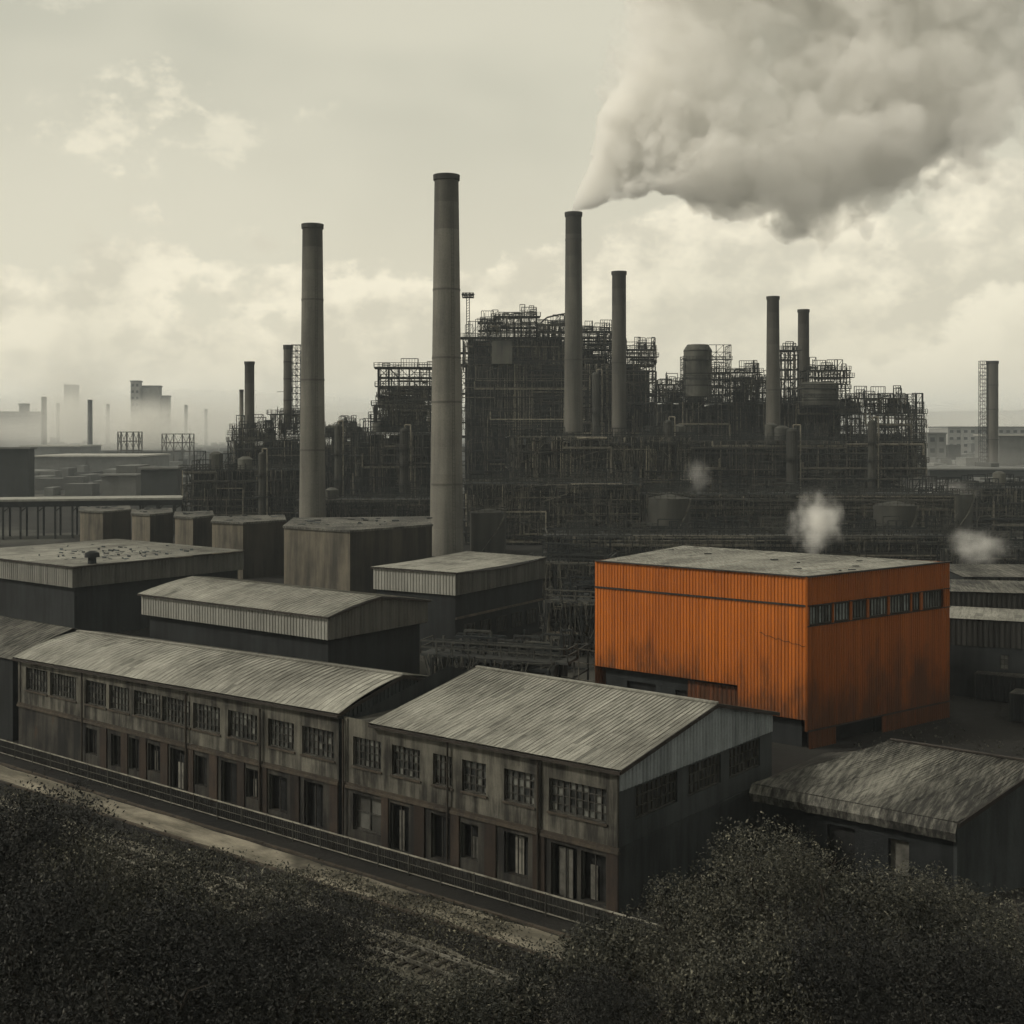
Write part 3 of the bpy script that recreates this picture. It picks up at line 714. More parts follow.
flat_shed('flat_annex','low dark shed with a small lit window and pale roof right of the orange hall',(42.5,125.5,0),(66,116,0),7,7.6,2.6,'roof',(5.0,5.75,2.9,4.3))
flat_shed('long_rear_shed','second flat-roofed shed standing behind the one with the small lit window',(44,134.5,0),(75,128,0),9,9.1,2.2,'roof_dark')
flat_shed('rear_store','low dark store further back, right of the orange hall and below the steam',(60,170,0),(95,168,0),14,6.5,1.2,'roof_dark')

# ------------------------------------------------------------------ row of concrete bunkers
for k,(px0,pxc,px1,py,Y) in enumerate(((284,350,432,528,208),(212,243,286,523,226),(175,193,214,518,240),(132,150,173,515,252),(80,103,131,512,266))):
    lab=['large concrete bunker with a streaked pale left wall, nearest the tallest chimney','second concrete bunker from the tallest chimney, with streaked front','middle concrete bunker of the row of five','small concrete bunker just right of the farthest bunker of the row','farthest bunker of the row, below the long canopy'][k]
    p0=at(px0,py,Y); zt=p0.z; p0.z=0; pc=at(pxc,py+4,Y-6*(k==0)-3); pc.z=0; p1=at(px1,py,Y+4); p1.z=0
    r=thing('concrete_bunker',lab,'bunker',p0,0,'concrete bunkers in a row')
    a=Vector((0,0,0)); c=pc-p0; e=p1-p0
    back=Vector((p1.x/p1.y-.02,1,0))*(14 if k else 20)
    def wall(q0,q1,t,name):
        b=MB(); n=max(3,int((q1-q0).length/2.2))
        for i in range(n):
            s0=q0+(q1-q0)*(i/n); s1=q0+(q1-q0)*((i+1)/n); tt=t*R.uniform(.8,1.1)
            b.face([s0,s1,s1+Vector((0,0,zt)),s0+Vector((0,0,zt))],tt)
        return b.build(name,M['bunker'],r)
    wall(a,c,1.0,'front_wall'); wall(c,e,.32,'side_wall'); wall(e,e+back,.3,'side_wall')  # side walls tinted dark for shade, same concrete as the front
    b=MB(); b.hexa([a+Vector((-.2,-.2,zt)),c+Vector((0,-.3,zt)),e+Vector((.2,-.2,zt)),a+back+Vector((-.2,0,zt)),a+Vector((-.2,-.2,zt+.35)),c+Vector((0,-.3,zt+.35)),e+Vector((.2,-.2,zt+.35)),a+back+Vector((-.2,0,zt+.35))],.9)
    b.face([e+Vector((0,0,zt+.3)),e+back+Vector((0,0,zt+.3)),a+back+Vector((0,0,zt+.3))],.9); sl_=b.build('roof_slab',M['roof_dark'],r)
    b=MB()
    for q in range(22 if k==0 else 9):
        s,t_=R.random(),R.random(); p=(a*(1-s)+e*s)+back*t_; w=R.uniform(.15,.6); b.box(p.x-w,p.x+w,p.y-w,p.y+w,zt+.36,zt+.40+R.uniform(0,.15),R.uniform(.8,4))
    b.build('roof_litter',M['dark_wall'],sl_,kind='stuff')

# long canopy behind the bunkers
p0=at(-60,501,300); p1=at(182,497,312); zc=(p0.z+p1.z)/2; p0.z=p1.z=0; dd=p1-p0; LC=dd.length
cn=thing('long_canopy','long thin flat-topped canopy on posts behind the bunkers at the left','canopy',p0,math.atan2(dd.y,dd.x))
b=MB(); b.box(0,LC,0,12,zc-.5,zc,1.1); b.build('roof',M['fascia'],cn)
b=MB(); b.box(0,LC,.2,.5,zc-1.8,zc-.5,.9); b.build('edge_beam',M['dark_wall'],cn)
for k in range(14):
    x=2+(LC-4)*k/13; b=MB(); b.bar((x,1,0),(x,1,zc-.5),.45,.45,.1); b.bar((x,1.1,zc-3),(x+2,1.1,zc-1.4),.25,.25,.1); b.build('post',M['steel'],cn)
    b=MB(); b.bar((x,11,0),(x,11,zc-.5),.45,.45,.05); b.build('post',M['steel'],cn)

# ------------------------------------------------------------------ chimneys
def chimney(label,px,ptop,pbase_or_Y,wtop,wbot,group='chimneys of the works',rings=(),name='factory_chimney',mat='chimney',seg=28,zbot=0.0,ladder=True,t=1.0):
    Y=pbase_or_Y; p=at(px,ptop,Y); zt=p.z; r0=wbot/2/F*Y; r1=wtop/2/F*Y
    r=thing(name,label,'chimney',(p.x,p.y,zbot),0,group); h=zt-zbot
    b=MB(); n=14
    for i in range(n):
        a,c=i/n,(i+1)/n; b.cyl((0,0,h*a),(0,0,h*c),r0+(r1-r0)*a,r0+(r1-r0)*c,seg,t*R.uniform(.9,1.06)*(.5 if i>=n-1 else .72 if i==n-2 else .88 if i==n-3 else 1),False)
    b.build('shaft',M[mat],r,True)
    b=MB(); rh=max(.8,h*.012)
    b.cyl((0,0,h-rh),(0,0,h+.15),r1*1.1,r1*1.12,seg,1,False); b.cyl((0,0,h+.15),(0,0,h+.151),r1*1.12,r1*.75,seg,.8,False); b.cyl((0,0,h+.15),(0,0,h-2),r1*.75,r1*.72,seg,.5,False); b.cyl((0,0,h-2),(0,0,h-2.01),r1*.75,.01,seg,.3,False)
    b.cyl((0,0,h-rh-.01),(0,0,h-rh),r1,r1*1.1,seg,1,False)
    b.build('rim',M['chimney_rim'],r,True)
    for q in rings:
        z=at(px,q,Y).z-zbot
        if 0<z<h:
            rr=r0+(r1-r0)*z/h; b=MB(); b.cyl((0,0,z-.2),(0,0,z+.2),rr*1.012+.04,rr*1.012+.04,seg,.62*t,False); b.build('band',M[mat],r,True)
    if ladder:
        b=MB()
        for sgn in (-.25,.25): b.bar((sgn+r0*.5,-r0*.87-.15,1),(sgn+r1*.5,-r1*.87-.15,h-1),.06,.06,.2)
        z=1.5
        while z<h-1:
            rr=r0+(r1-r0)*z/h; b.bar((-.25+rr*.5,-rr*.87-.15,z),(.25+rr*.5,-rr*.87-.15,z),.05,.05,.2); z+=.8
        b.build('ladder',M['steel'],r)
    return r
chimney('tallest tapered concrete chimney, nearest the viewer, with dark rim',446.5,176,266,24,34,rings=(290,358,402,484),t=.85)
chimney('slender tapered concrete chimney second from the left of the big ones, clear of smoke',312.5,225,297,20,27,rings=(300,380,450),t=.72)
chimney('tall chimney pouring out the white smoke plume',573.5,213,380,16,20,rings=(240,360),t=.55)
chimney('short plain chimney just right of the smoking one',619,272,414,14,15,rings=(363,),t=.5)
chimney('stubby chimney rising from the right wing, left one of its pair',773,297,378,12,16,rings=(390,),t=.5)
chimney('thinner chimney of the pair above the right wing, set further back',803.5,310,420,11,12,t=.45)
chimney('small dark chimney above the left end of the works',249.5,362,405,9.5,10,mat='chimney',t=.42)
chimney('thin pale flue half hidden behind the small dark chimney',241.5,390,470,4,4.5,ladder=False)

# ------------------------------------------------------------------ lattice work of the plant
def lattice_rect(b,x0,x1,y,z0,z1,nx,nz,w,rng,axis='x',brace=.35,t=(0,.35)):
    P=(lambda s,z:(s,y,z)) if axis=='x' else (lambda s,z:(y,s,z))
    tv=lambda: rng.uniform(*t)**2*1.6 if rng.random()<.85 else rng.uniform(.3,.8)
    for i in range(nx+1):
        x=x0+(x1-x0)*i/nx; b.bar(P(x,z0),P(x,z1),w,w,tv())
    for k in range(nz+1):
        z=z0+(z1-z0)*k/nz; b.bar(P(x0,z),P(x1,z),w*.9,w*.9,tv())
    for i in range(nx):
        for k in range(nz):
            if rng.random()<brace:
                xa,xb=x0+(x1-x0)*i/nx,x0+(x1-x0)*(i+1)/nx; za,zb=z0+(z1-z0)*k/nz,z0+(z1-z0)*(k+1)/nz
                if rng.random()<.5: xa,xb=xb,xa
                b.bar(P(xa,za),P(xb,zb),w*.55,w*.55,tv())
                if rng.random()<.3: b.bar(P(xb,za),P(xa,zb),w*.55,w*.55,tv())
def railing(b,pts,h=1.2,step=1.6,w=.13,t=.12,rng=R):
    for p,q in zip(pts,pts[1:]):
        p,q=Vector(p),Vector(q); n=max(1,int((q-p).length/step))
        for zz in (h,h*.5): b.bar(p+Vector((0,0,zz)),q+Vector((0,0,zz)),w,w,t)
        for i in range(n+1): 
            s=p+(q-p)*(i/n); b.bar(s,s+Vector((0,0,h)),w,w,t)
def scaffold_top(b,x0,x1,y0,y1,z,rng,n,hmax,w=.2):
    """uneven forest of frames, stubs and davits on a roof"""
    for _ in range(int(n*1.7)):
        x=rng.uniform(x0,x1); y=rng.uniform(y0,y1); h=hmax*1.35*rng.random()**1.7+.8; wd=rng.uniform(1.5,5)
        x2=min(x1,x+wd); t=rng.random()**3*.3
        b.bar((x,y,z),(x,y,z+h),w,w,t)
        if rng.random()<.75:
            b.bar((x2,y,z),(x2,y,z+h),w,w,t); b.bar((x,y,z+h),(x2,y,z+h),w,w,t)
            if rng.random()<.6: b.bar((x,y,z+h*.5),(x2,y,z+h*.5),w*.7,w*.7,t)
            if rng.random()<.5: b.bar((x,y,z),(x2,y,z+h),w*.6,w*.6,t)
            k=x+.7
            if rng.random()<.7:
                while k<x2: b.bar((k,y,z),(k,y,z+h),w*.5,w*.5,t); k+=.8
def plant(label,px0,px1,ptop,Y,depth,name='process_structure',core=True,bay=4.0,flr=4.0,decks=3,top=40,tophm=5.0,seed=0,rot=.07,w=.32,cat='process plant',zbot=0.0,pipes=70,wires=140,light=.35,vessels=2,coret=1.0,inset=1.6,topcore=0.0):
    rng=random.Random(seed*77+5)
    a=at(px0,ptop,Y); c=at(px1,ptop,Y); zt=a.z; L=c.x-a.x
    r=thing(name,label,cat,(a.x,Y,zbot),rot,'steel-framed blocks of the works')
    h=zt-zbot; nx=max(2,round(L/bay)); nz=max(2,round(h/flr))
    if core:
        b=MB(); n=max(3,int(L/3)); 
        ct=h-topcore
        for i in range(n):
            xa,xb=inset+(L-2*inset)*i/n,inset+(L-2*inset)*(i+1)/n
            hh=ct-rng.choice((0,0,0,.6,1.5)); t=coret*rng.uniform(.6,1.4); y=inset+rng.choice((0,0,.8,2.5,5.0)); hh-=rng.choice((0,0,.5,1.2)) if h>18 else 0
            b.box(xa,xb,y,depth-inset,0,hh-.3,t)
        b.build('cladding',M['clad'],r)
    b=MB()
    lattice_rect(b,0,L,0,0,h,nx,nz,w,rng,'x',.4,(0,.22)); lattice_rect(b,0,L,depth,0,h,nx,nz,w,rng,'x',.1)
    ny=max(1,round(depth/(bay*1.5)))
    for x in (0,L): lattice_rect(b,0,depth,x,0,h,ny,nz,w,rng,'y',.35)
    if not core: 
        for q in range(1,ny): lattice_rect(b,0,L,depth*q/ny,0,h,nx,nz,w,rng,'x',.2)
    lattice_rect(b,.6,L-.6,.8,0,h*.98,max(2,int(nx*1.7)),max(2,int(nz*1.6)),w*.5,rng,'x',.25,(0,.45))
    b.build('steel_frame',M['steel'],r)
    for k in range(decks):
        z=h*(k+1)/decks if decks>1 else h
        b=MB(); e=rng.uniform(.2,1.3)
        b.box(-e,L+e,-e,depth*(.25 if core else 1),z-.22,z+.02,rng.uniform(.7,1.5)); dk=b.build('deck',M['deck'],r)
        b=MB(); railing(b,[(-e,depth*.2,z),(-e,-e,z),(L+e,-e,z),(L+e,depth*.2,z)],1.2,1.5,.12,rng.choice((.05,.1,.2,.3)),rng); b.build('railing',M['steel'],dk)
    # pipe runs in front of the frame
    b=MB()
    for _ in range(int(pipes*.55)):
        z=rng.uniform(.05,1)*h; x=rng.uniform(0,L*.8); l=rng.uniform(.15,.7)*L; x2=min(L,x+l); y=-rng.uniform(.3,2.0); rad=rng.choice((.09,.12,.14,.2,.32)); t=rng.random()**3.5*light*1.5
        pts=[(x,y,z),(x2,y,z)]
        if rng.random()<.6: z2=max(.3,z-rng.uniform(2,12)); pts.append((x2,y,z2)); 
        if rng.random()<.4: pts.insert(0,(x,y,min(h,z+rng.uniform(1,7))))
        b.poly(pts,rad,5,t)
    for _ in range(int(pipes*1.7)):
        x=rng.choice((rng.uniform(0,L),rng.gauss(L*.3,L*.06),rng.gauss(L*.72,L*.08))); z=rng.uniform(0,h*.7); y=-rng.uniform(.2,1.6); b.cyl((x,y,z),(x+rng.uniform(-.1,.1),y,min(h,z+rng.uniform(3,h*.6))),.1,.1,4,rng.random()**2.4*light*2.1,False)
    b.build('pipework',M['pipe'],r)
    b=MB()
    for _ in range(int(wires*3.2)):
        x=rng.uniform(0,L); z=rng.uniform(0,h); y=-rng.uniform(.1,2.4); l=rng.uniform(1.5,8)
        if rng.random()<.82: q=(x+rng.gauss(0,.45),y,min(h,z+l))
        else: q=(min(L,x+l),y,min(h,z+rng.gauss(0,2.2)))
        b.bar((x,y,z),q,.085,.085,rng.random()**1.7*light*2.1)
    b.build('conduits',M['steel'],r)
    if top:
        b=MB(); scaffold_top(b,0,L,0,depth*.6,h,rng,top,tophm,.2); railing(b,[(0,0,h),(L,0,h)],1.2,1.4,.13,.1,rng); b.build('roof_frames',M['steel'],r)
    for k in range(vessels):
        x=rng.uniform(.1,.9)*L; rad=rng.uniform(1.2,2.4); hh=rng.uniform(2,4.5); y=rng.uniform(depth*.15,depth*.4)
        b=MB(); b.cyl((x,y,h),(x,y,h+hh),rad,rad,14,rng.uniform(.4,1.0)); b.cyl((x,y,h+hh),(x,y,h+hh+rad*.35),rad,rad*.4,14,.7); b.build('vessel',M['vessel'],r,True)
    return r
# far rows first
plant('low tangle of sooty pipe frames at the left end of the works',182,304,470,322,24,seed=1,decks=2,top=26,tophm=3,rot=.05)
plant('square steel-framed block under the small dark chimney',228,303,441,384,30,seed=2,decks=3,top=14,tophm=4)
plant('small open steel frame under the lattice-sided stack',271,304,414,396,12,core=False,seed=3,decks=2,top=8,tophm=2,vessels=0,pipes=20,wires=40,zbot=22.8)
plant('dark framed block between the slender chimney and the terraced decks',318,374,437,396,30,seed=4,decks=3,top=16,tophm=4)
plant('wide framed block below the terraced open decks',352,436,432,348,30,seed=5,decks=4,top=18,tophm=4,rot=.05)
plant('lower of two terraced open decks left of the tallest chimney',374,438,405,356,22,core=True,inset=4,seed=6,decks=2,top=14,tophm=3,zbot=25.4,vessels=1,topcore=1)
plant('topmost open deck frame left of the tallest chimney, with bare roof frame',378,440,386,360,14,core=True,inset=5,seed=7,decks=2,top=8,tophm=2,zbot=32.5,vessels=0,topcore=3)
plant('bare roof frame crowning the terraced decks',378,440,367,362,10,core=False,seed=57,decks=1,top=4,tophm=1.5,zbot=38.0,vessels=0,pipes=6,wires=16,bay=3)
plant('huge dark boiler house body behind the smoking chimney',460,656,364,420,60,name='boiler_house',seed=8,decks=5,top=22,tophm=5,bay=5,flr=5,pipes=230,wires=620,vessels=1,rot=.03,cat='boiler house',coret=1.3,light=.6)
plant('upper storey of the boiler house with the railed roof, left of the smoking chimney',463,568,337,428,40,name='boiler_house_storey',seed=9,decks=2,top=26,tophm=5.5,zbot=47,pipes=60,wires=180,rot=.03,vessels=0,cat='boiler house',light=.6)
plant('small raised penthouse between the smoking chimney and the short plain chimney',566,614,349,432,30,name='boiler_house_penthouse',seed=10,decks=1,top=16,tophm=5,zbot=47,pipes=20,wires=40,rot=.03,vessels=0,cat='boiler house')
plant('mid-height framed block right of the boiler house',654,768,402,402,40,seed=11,decks=4,top=30,tophm=4.5,pipes=90,wires=200,vessels=3)
plant('open latticed frame between the drum tower and the stubby chimney',734,768,380,408,12,core=False,seed=12,decks=2,top=8,tophm=2,zbot=34,pipes=14,wires=30,vessels=0)
plant('framed block carrying the pair of stubby chimneys',764,852,403,394,36,seed=13,decks=4,top=22,tophm=4,pipes=80,wires=180,vessels=2)
plant('tall narrow lattice frame between the pair of stubby chimneys',779,798,350,404,8,core=False,bay=2.5,flr=3,seed=14,decks=1,top=4,tophm=1.5,zbot=33,pipes=6,wires=20,vessels=0)
plant('open-topped frame at the right end of the works',846,926,413,384,30,seed=15,decks=3,top=24,tophm=4,pipes=60,wires=150,vessels=3,inset=2.5,topcore=6)
plant('broad dark front block of the right wing',648,926,441,350,34,seed=16,decks=4,top=46,tophm=3,pipes=210,wires=420,vessels=3,rot=.02,coret=.8)
plant('stepped pipe-rack block in front of the boiler house, with pale horizontal pipes',510,692,437,316,22,seed=17,decks=6,top=10,tophm=1.5,pipes=190,wires=420,vessels=0,rot=.05,light=.6)
plant('lower pipe-rack block right of the tallest chimney',466,640,484,290,20,seed=18,decks=5,top=18,tophm=2,pipes=150,wires=380,vessels=0,rot=.05,light=.55)
plant('lowest pipe gallery below the right wing, behind the orange hall',640,952,494,292,24,seed=19,decks=3,top=60,tophm=2.5,pipes=200,wires=380,vessels=0,rot=.0,coret=.8)
plant('dark pipe yard along the foot of the right wing, just behind the orange roof',548,960,536,238,18,seed=20,decks=2,top=60,tophm=2.0,pipes=170,wires=360,vessels=0,rot=.0,light=.35,coret=.7)
plant('low pipe yard between the slender chimney and the tallest chimney',300,436,500,304,22,seed=21,decks=3,top=26,tophm=2.5,pipes=110,wires=280,vessels=1,rot=.05)
plant('dark low block at the right border behind the steam',916,1060,488,330,30,seed=22,decks=2,top=36,tophm=2,pipes=80,wires=160,vessels=1,rot=-.03)
plant('low pipe yard right of the square block',536,604,562,196,16,seed=23,decks=3,top=20,tophm=2,pipes=60,wires=160,vessels=0,rot=-.2,w=.25)
plant('dark sheltered pipe rack at the right border, behind the flat sheds',940,1060,548,236,16,seed=24,decks=2,top=20,tophm=2,pipes=60,wires=120,vessels=0,rot=0,w=.25,coret=.7)

for k,(px0,px1,pt,pb,Y,bw) in enumerate(((480,501,322,338,423,2),(499,537,316,338,426,2.5),(538,567,324,338,424,2),(575,613,331,350,430,2.5),(613,656,349,364,424,2.2),(657,690,384,402,404,2.5),(700,760,372,402,412,2.5),(806,850,370,384,395,2),(333,356,428,438,400,2.5),(232,270,428,441,386,2.5),(850,905,398,414,388,2.5))):
    lab=['small railed frame at the left edge of the boiler house roof','tall crowded roof frame in the middle of the boiler house roof','roof frame under the arched pipe of the boiler house','roof frame just right of the smoking chimney top deck','low roof frame around the short plain chimney','small open frame in the dip right of the boiler house','open frame behind the tall round drum','light frame over the squat wide drum','low frame on the block behind the slender chimney','low frame on the block under the small dark chimney','light frame on the open-topped block at the right end'][k]
    plant(lab,px0,px1,pt,Y,7,name='rooftop_lattice',core=False,bay=bw,flr=2.2,decks=2,seed=60+k,zbot=at(px0,pb,Y).z,top=10,tophm=2.5,pipes=12,wires=30,vessels=0,rot=.03,w=.22,cat='rooftop lattice')
# fan of stay cables on the stepped block
fan=thing('cable_fan','spreading fan of thin pale cables hanging in front of the stepped pipe racks','cables',at(598,470,308),0)
b=MB()
for k in range(46):
    rr=random.Random(k); x0=rr.uniform(-6,9); b.bar((x0,-rr.random()*1.5,rr.uniform(-1,1)),(x0+(-14+28*(k/45.0)**1.4)*.75+rr.gauss(0,.8),-rr.random()*2,-16-rr.uniform(0,9)),.1,.1,rr.uniform(.1,.8))
b.build('cables',M['steel'],fan)

def process_column(label,px,ptop,Y,w,zb=0.0,plats=3,t=.8,seed=0):
    p=at(px,ptop,Y); h=p.z-zb; rad=w/2/F*Y; rg=random.Random(seed)
    r=thing('process_vessel',label,'process column',(p.x,Y,zb),0,'upright vessels of the works')
    b=MB(); b.cyl((0,0,0),(0,0,h-rad*.6),rad,rad,18,t,False); b.cyl((0,0,h-rad*.6),(0,0,h-rad*.15),rad,rad*.75,18,t,False); b.cyl((0,0,h-rad*.15),(0,0,h),rad*.75,rad*.25,18,t); b.build('shell',M['vessel'],r,True)
    for k in range(plats):
        z=h*(.45+.5*k/plats)+rg.uniform(-.5,.5); b=MB(); b.cyl((0,0,z-.12),(0,0,z),rad+1.0,rad+1.0,18,1.0)
        pf=b.build('platform',M['deck'],r); b=MB(); R8=rad+.95
        railing(b,[(R8*math.cos(2*math.pi*q/12),R8*math.sin(2*math.pi*q/12),z) for q in range(13)],1.1,1.0,.1,.3,rg); b.build('railing',M['steel'],pf)
    b=MB()
    for sx in (-.25,.25): b.bar((sx,-rad-.2,0),(sx,-rad-.2,h*.95),.07,.07,.4)
    z=.5
    while z<h*.95: b.bar((-.25,-rad-.2,z),(.25,-rad-.2,z),.05,.05,.4); z+=.7
    b.build('ladder',M['steel'],r)
    x=rad*.7; b=MB(); b.poly([(x*.3,-.2,h-.1),(x*.3,-.2,h+.8),(x+rad*.8,-.3,h+.8),(x+rad*.8,-.3,max(0,h*.15))],.2,7,.6); b.build('pipe',M['pipe'],r)
for k,(px,pt,Y,w,zb,lab) in enumerate((
 (338,424,340,7,0,'slim process column just right of the slender chimney'),(404,428,338,9,0,'stout process column below the terraced open decks'),

 (596,372,416,8,0,'column on the boiler house front between the smoking and the plain chimney'),
 (668,420,345,9,0,'stout column in the dip right of the boiler house'),
 (792,428,344,11,0,'thick column in front of the right wing, between the pair of chimneys'),(872,420,344,8,0,'slim column near the right end of the right wing'),


(262,452,318,7,0,'low column in the tangle left of the slender chimney'))):
    process_column(lab,px,pt,Y,w,zb,2+k%2,random.Random(k).uniform(.22,.5),k)
def storage_tank(label,px0,px1,ptop,Y,t):
    a=at(px0,ptop,Y); c=at(px1,ptop,Y); rad=(c.x-a.x)/2; h=a.z
    r=thing('storage_tank',label,'storage tank',((a.x+c.x)/2,Y,0),0,'squat tanks of the works'); b=MB(); b.cyl((0,0,0),(0,0,h),rad,rad,30,t,False); b.cyl((0,0,h),(0,0,h+rad*.18),rad*1.01,rad*.1,30,t*1.15); b.build('shell',M['vessel'],r,True)
    b=MB(); railing(b,[(rad*math.cos(2*math.pi*q/18),rad*math.sin(2*math.pi*q/18),h) for q in range(19)],1.1,1.5,.1,.3,R); b.build('railing',M['steel'],r)
    b=MB(); n=14
    for q in range(n):
        x0,x1=-1.2+1.6*q/n,-1.2+1.6*(q+1)/n; b.bar((rad*math.cos(x0-.8)*1.04,rad*math.sin(x0-.8)*1.04,h*q/n),(rad*math.cos(x1-.8)*1.04,rad*math.sin(x1-.8)*1.04,h*(q+1)/n),.5,.1,.4)
    b.build('stair',M['steel'],r)
for a_1,a_2,a_3,a_4,a_5,lab in ((648,690,498,272,.45,'squat tank above the left end of the orange roof'),(874,916,505,268,.4,'squat tank above the right end of the orange roof'),(470,506,512,272,.4,'squat tank at the foot of the pipe racks right of the tallest chimney'),(934,972,494,318,.55,'squat tank in the haze below the lone lattice stack')):
    storage_tank(lab,a_1,a_2,a_3,a_4,a_5)
# stored goods in the yard
def container(label,px,py,L,rot,t):
    Y=F*H/(py-HZ); p=at(px,py,Y); r=thing('storage_container',label,'container',(p.x,Y,0),rot,'dark containers in the yard')
    b=MB(); corr(b,(0,0),(L,0),.15,2.5,.3,.05,t*.8,t); corr(b,(L,0),(L,2.4),.15,2.5,.3,.05,t*.6,t*.8); corr(b,(L,2.4),(0,2.4),.15,2.5,.3,.05,t,t); corr(b,(0,2.4),(0,0),.15,2.5,.3,.05,t,t); b.build('body',M['dark_wall'],r)
    b=MB(); b.box(-.05,L+.05,-.05,2.45,2.5,2.6,t*.45); b.build('roof',M['roof_dark'],r)
    b=MB()
    for x in (0,L):
        for y in (0,2.4): b.bar((x,y,0),(x,y,2.5),.16,.16,.08)
    b.build('corner_posts',M['steel'],r)
container('dark container standing right of the orange hall, nearest its corner',975,700,6,-.55,.9); container('dark container at the right border of the yard',1010,722,6,-.6,1.1); container('dark container behind the ridge of the corner shed',452,664,6,-.6,1.4); container('second dark container behind the corner shed, beside the pipe rack',520,668,5,-.62,2.0)
# slatted tower stack with lattice
def stack_with_lattice(label,px0,pxm,px1,ptop,Y,zbot,solid_right,group='stacks with a lattice side'):
    a=at(px0,ptop,Y); m=at(pxm,ptop,Y); c=at(px1,ptop,Y); zt=a.z; h=zt-zbot
    r=thing('lattice_stack',label,'stack',(m.x,Y,zbot),0,group)
    s0,s1=((m.x,c.x) if solid_right else (a.x,m.x)); l0,l1=((a.x,m.x) if solid_right else (m.x,c.x))
    cx=(s0+s1)/2-m.x; rad=(s1-s0)/2
    b=MB(); b.cyl((cx,0,0),(cx,0,h-.5),rad,rad,18,.5,True); b.build('shaft',M['chimney'],r,True)
    b=MB(); b.cyl((cx,0,h-1.4),(cx,0,h),rad*1.1,rad*1.1,18,1,True); b.build('rim',M['chimney_rim'],r,True)
    rng=random.Random(3); b=MB(); n=int(h/1.8); x0,x1=l0-m.x,l1-m.x; 
    for yy in (-1.2,1.2): lattice_rect(b,x0,x1,yy,0,h,2,n,.18,rng,'x',.8,(0,.3))
    for xx in (x0,x1): lattice_rect(b,-1.2,1.2,xx,0,h,1,n,.18,rng,'y',.8,(0,.3))
    b.build('lattice_tower',M['steel'],r)
    b=MB()
    for z in (h*.35,h*.6,h*.8): b.cyl((cx,0,z-.15),(cx,0,z+.15),rad*1.08,rad*1.08,18,.7); 
    b.bar((cx-rad,0,h*.45),(cx-rad-2,0,h*.45),.15,.15,.3); b.build('band',M['chimney_rim'],r)
stack_with_lattice('short dark stack with a lattice tower on its right side, left of the slender chimney',283.5,292,301,345,400,26,False)
stack_with_lattice('lone stack with a lattice tower on its left side, far right in the haze',979.5,987,998,361,640,0,True)
# lattice masts at the right end
for px0,px1,pt,lab in ((908,916,394,'taller of two thin lattice masts at the right end of the works'),(917,924,402,'shorter of two thin lattice masts at the right end of the works')):
    Y=470; a=at(px0,pt,Y); c=at(px1,pt,Y); r=thing('lattice_mast',lab,'mast',(a.x,Y,0),0,'lattice masts'); h=a.z; w=c.x-a.x; rng=random.Random(px0); b=MB()
    for yy in (0,w): lattice_rect(b,0,w,yy,0,h,1,int(h/2),.22,rng,'x',.9,(.2,.5))
    for xx in (0,w): lattice_rect(b,0,w,xx,0,h,1,int(h/2),.22,rng,'y',.9,(.2,.5))
    b.build('lattice',M['steel'],r)
# mast with a round head on the boiler house
a=at(468,293,434); zb=at(468,340,434).z; r=thing('roof_mast','thin ladder mast with a bushy lamp head on the boiler house roof','mast',(a.x,434,zb),0); h=a.z-zb
b=MB()
for sx in (-.5,.5):
    for sy in (-.5,.5): b.bar((sx,sy,0),(sx,sy,h-1.5),.22,.22,.1)
z=.6
while z<h-1.5: b.bar((-.5,-.5,z),(.5,-.5,z+.5),.16,.16,.1); b.bar((.5,-.5,z),(.5,.5,z+.5),.16,.16,.1); z+=.9
b.build('lattice',M['steel'],r)
b=MB(); b.box(-1.9,1.9,-1.9,1.9,h-1.6,h-1.4,.1); railing(b,[(-1.9,-1.9,h-1.4),(1.9,-1.9,h-1.4),(1.9,1.9,h-1.4),(-1.9,1.9,h-1.4),(-1.9,-1.9,h-1.4)],1.3,.9,.16,.1)
for k in range(10): x=2*math.pi*k/10; b.cyl((1.5*math.cos(x),1.5*math.sin(x),h-.9),(2.0*math.cos(x),2.0*math.sin(x),h-.3),.25,.35,6,.2)
b.build('lamp_head',M['steel'],r)

# drum tower: vessel in an open frame
def drum_tower(label,px0,px1,ptop,Y,zb,drumtop,name='drum_tower',open_side=True,frac=.62):
    a=at(px0,ptop,Y); c=at(px1,ptop,Y); L=c.x-a.x; h=a.z-zb
    r=thing(name,label,'storage drum',(a.x,Y,zb),0,'drums on the plant roof')
    rad=L*frac/2; cx=rad+.3
    b=MB(); b.cyl((cx,rad+1,h*.12),(cx,rad+1,h*.9),rad,rad,26,.9); b.cyl((cx,rad+1,h*.9),(cx,rad+1,h*.99),rad,rad*.75,26,.8); b.build('vessel',M['vessel'],r,True)
    b=MB()
    for z in (.3,.5,.72,.88): b.cyl((cx,rad+1,h*z-.15),(cx,rad+1,h*z+.15),rad*1.02,rad*1.02,26,.6)
    b.build('hoop',M['chimney_rim'],r,True)
    rng=random.Random(px0); b=MB(); nz=max(3,int(h/2.2))
    lattice_rect(b,cx+rad*.6,L,0,0,h*.97,3,nz,.2,rng,'x',.6,(0,.4)); lattice_rect(b,0,L,2*rad+2,0,h*.8,5,nz,.22,rng,'x',.3)
    for x in (0,L): lattice_rect(b,0,2*rad+2,x,0,h*(.75 if x==0 else .97),3,nz,.22,rng,'y',.4)
    for z in (.05,.4,.72): railing(b,[(-.6,0,h*z),(L+.4,0,h*z)],1.1,1.0,.13,.15,rng); b.bar((-.6,0,h*z),(L+.4,0,h*z),.5,.25,.05)
    b.build('steel_frame',M['steel'],r)
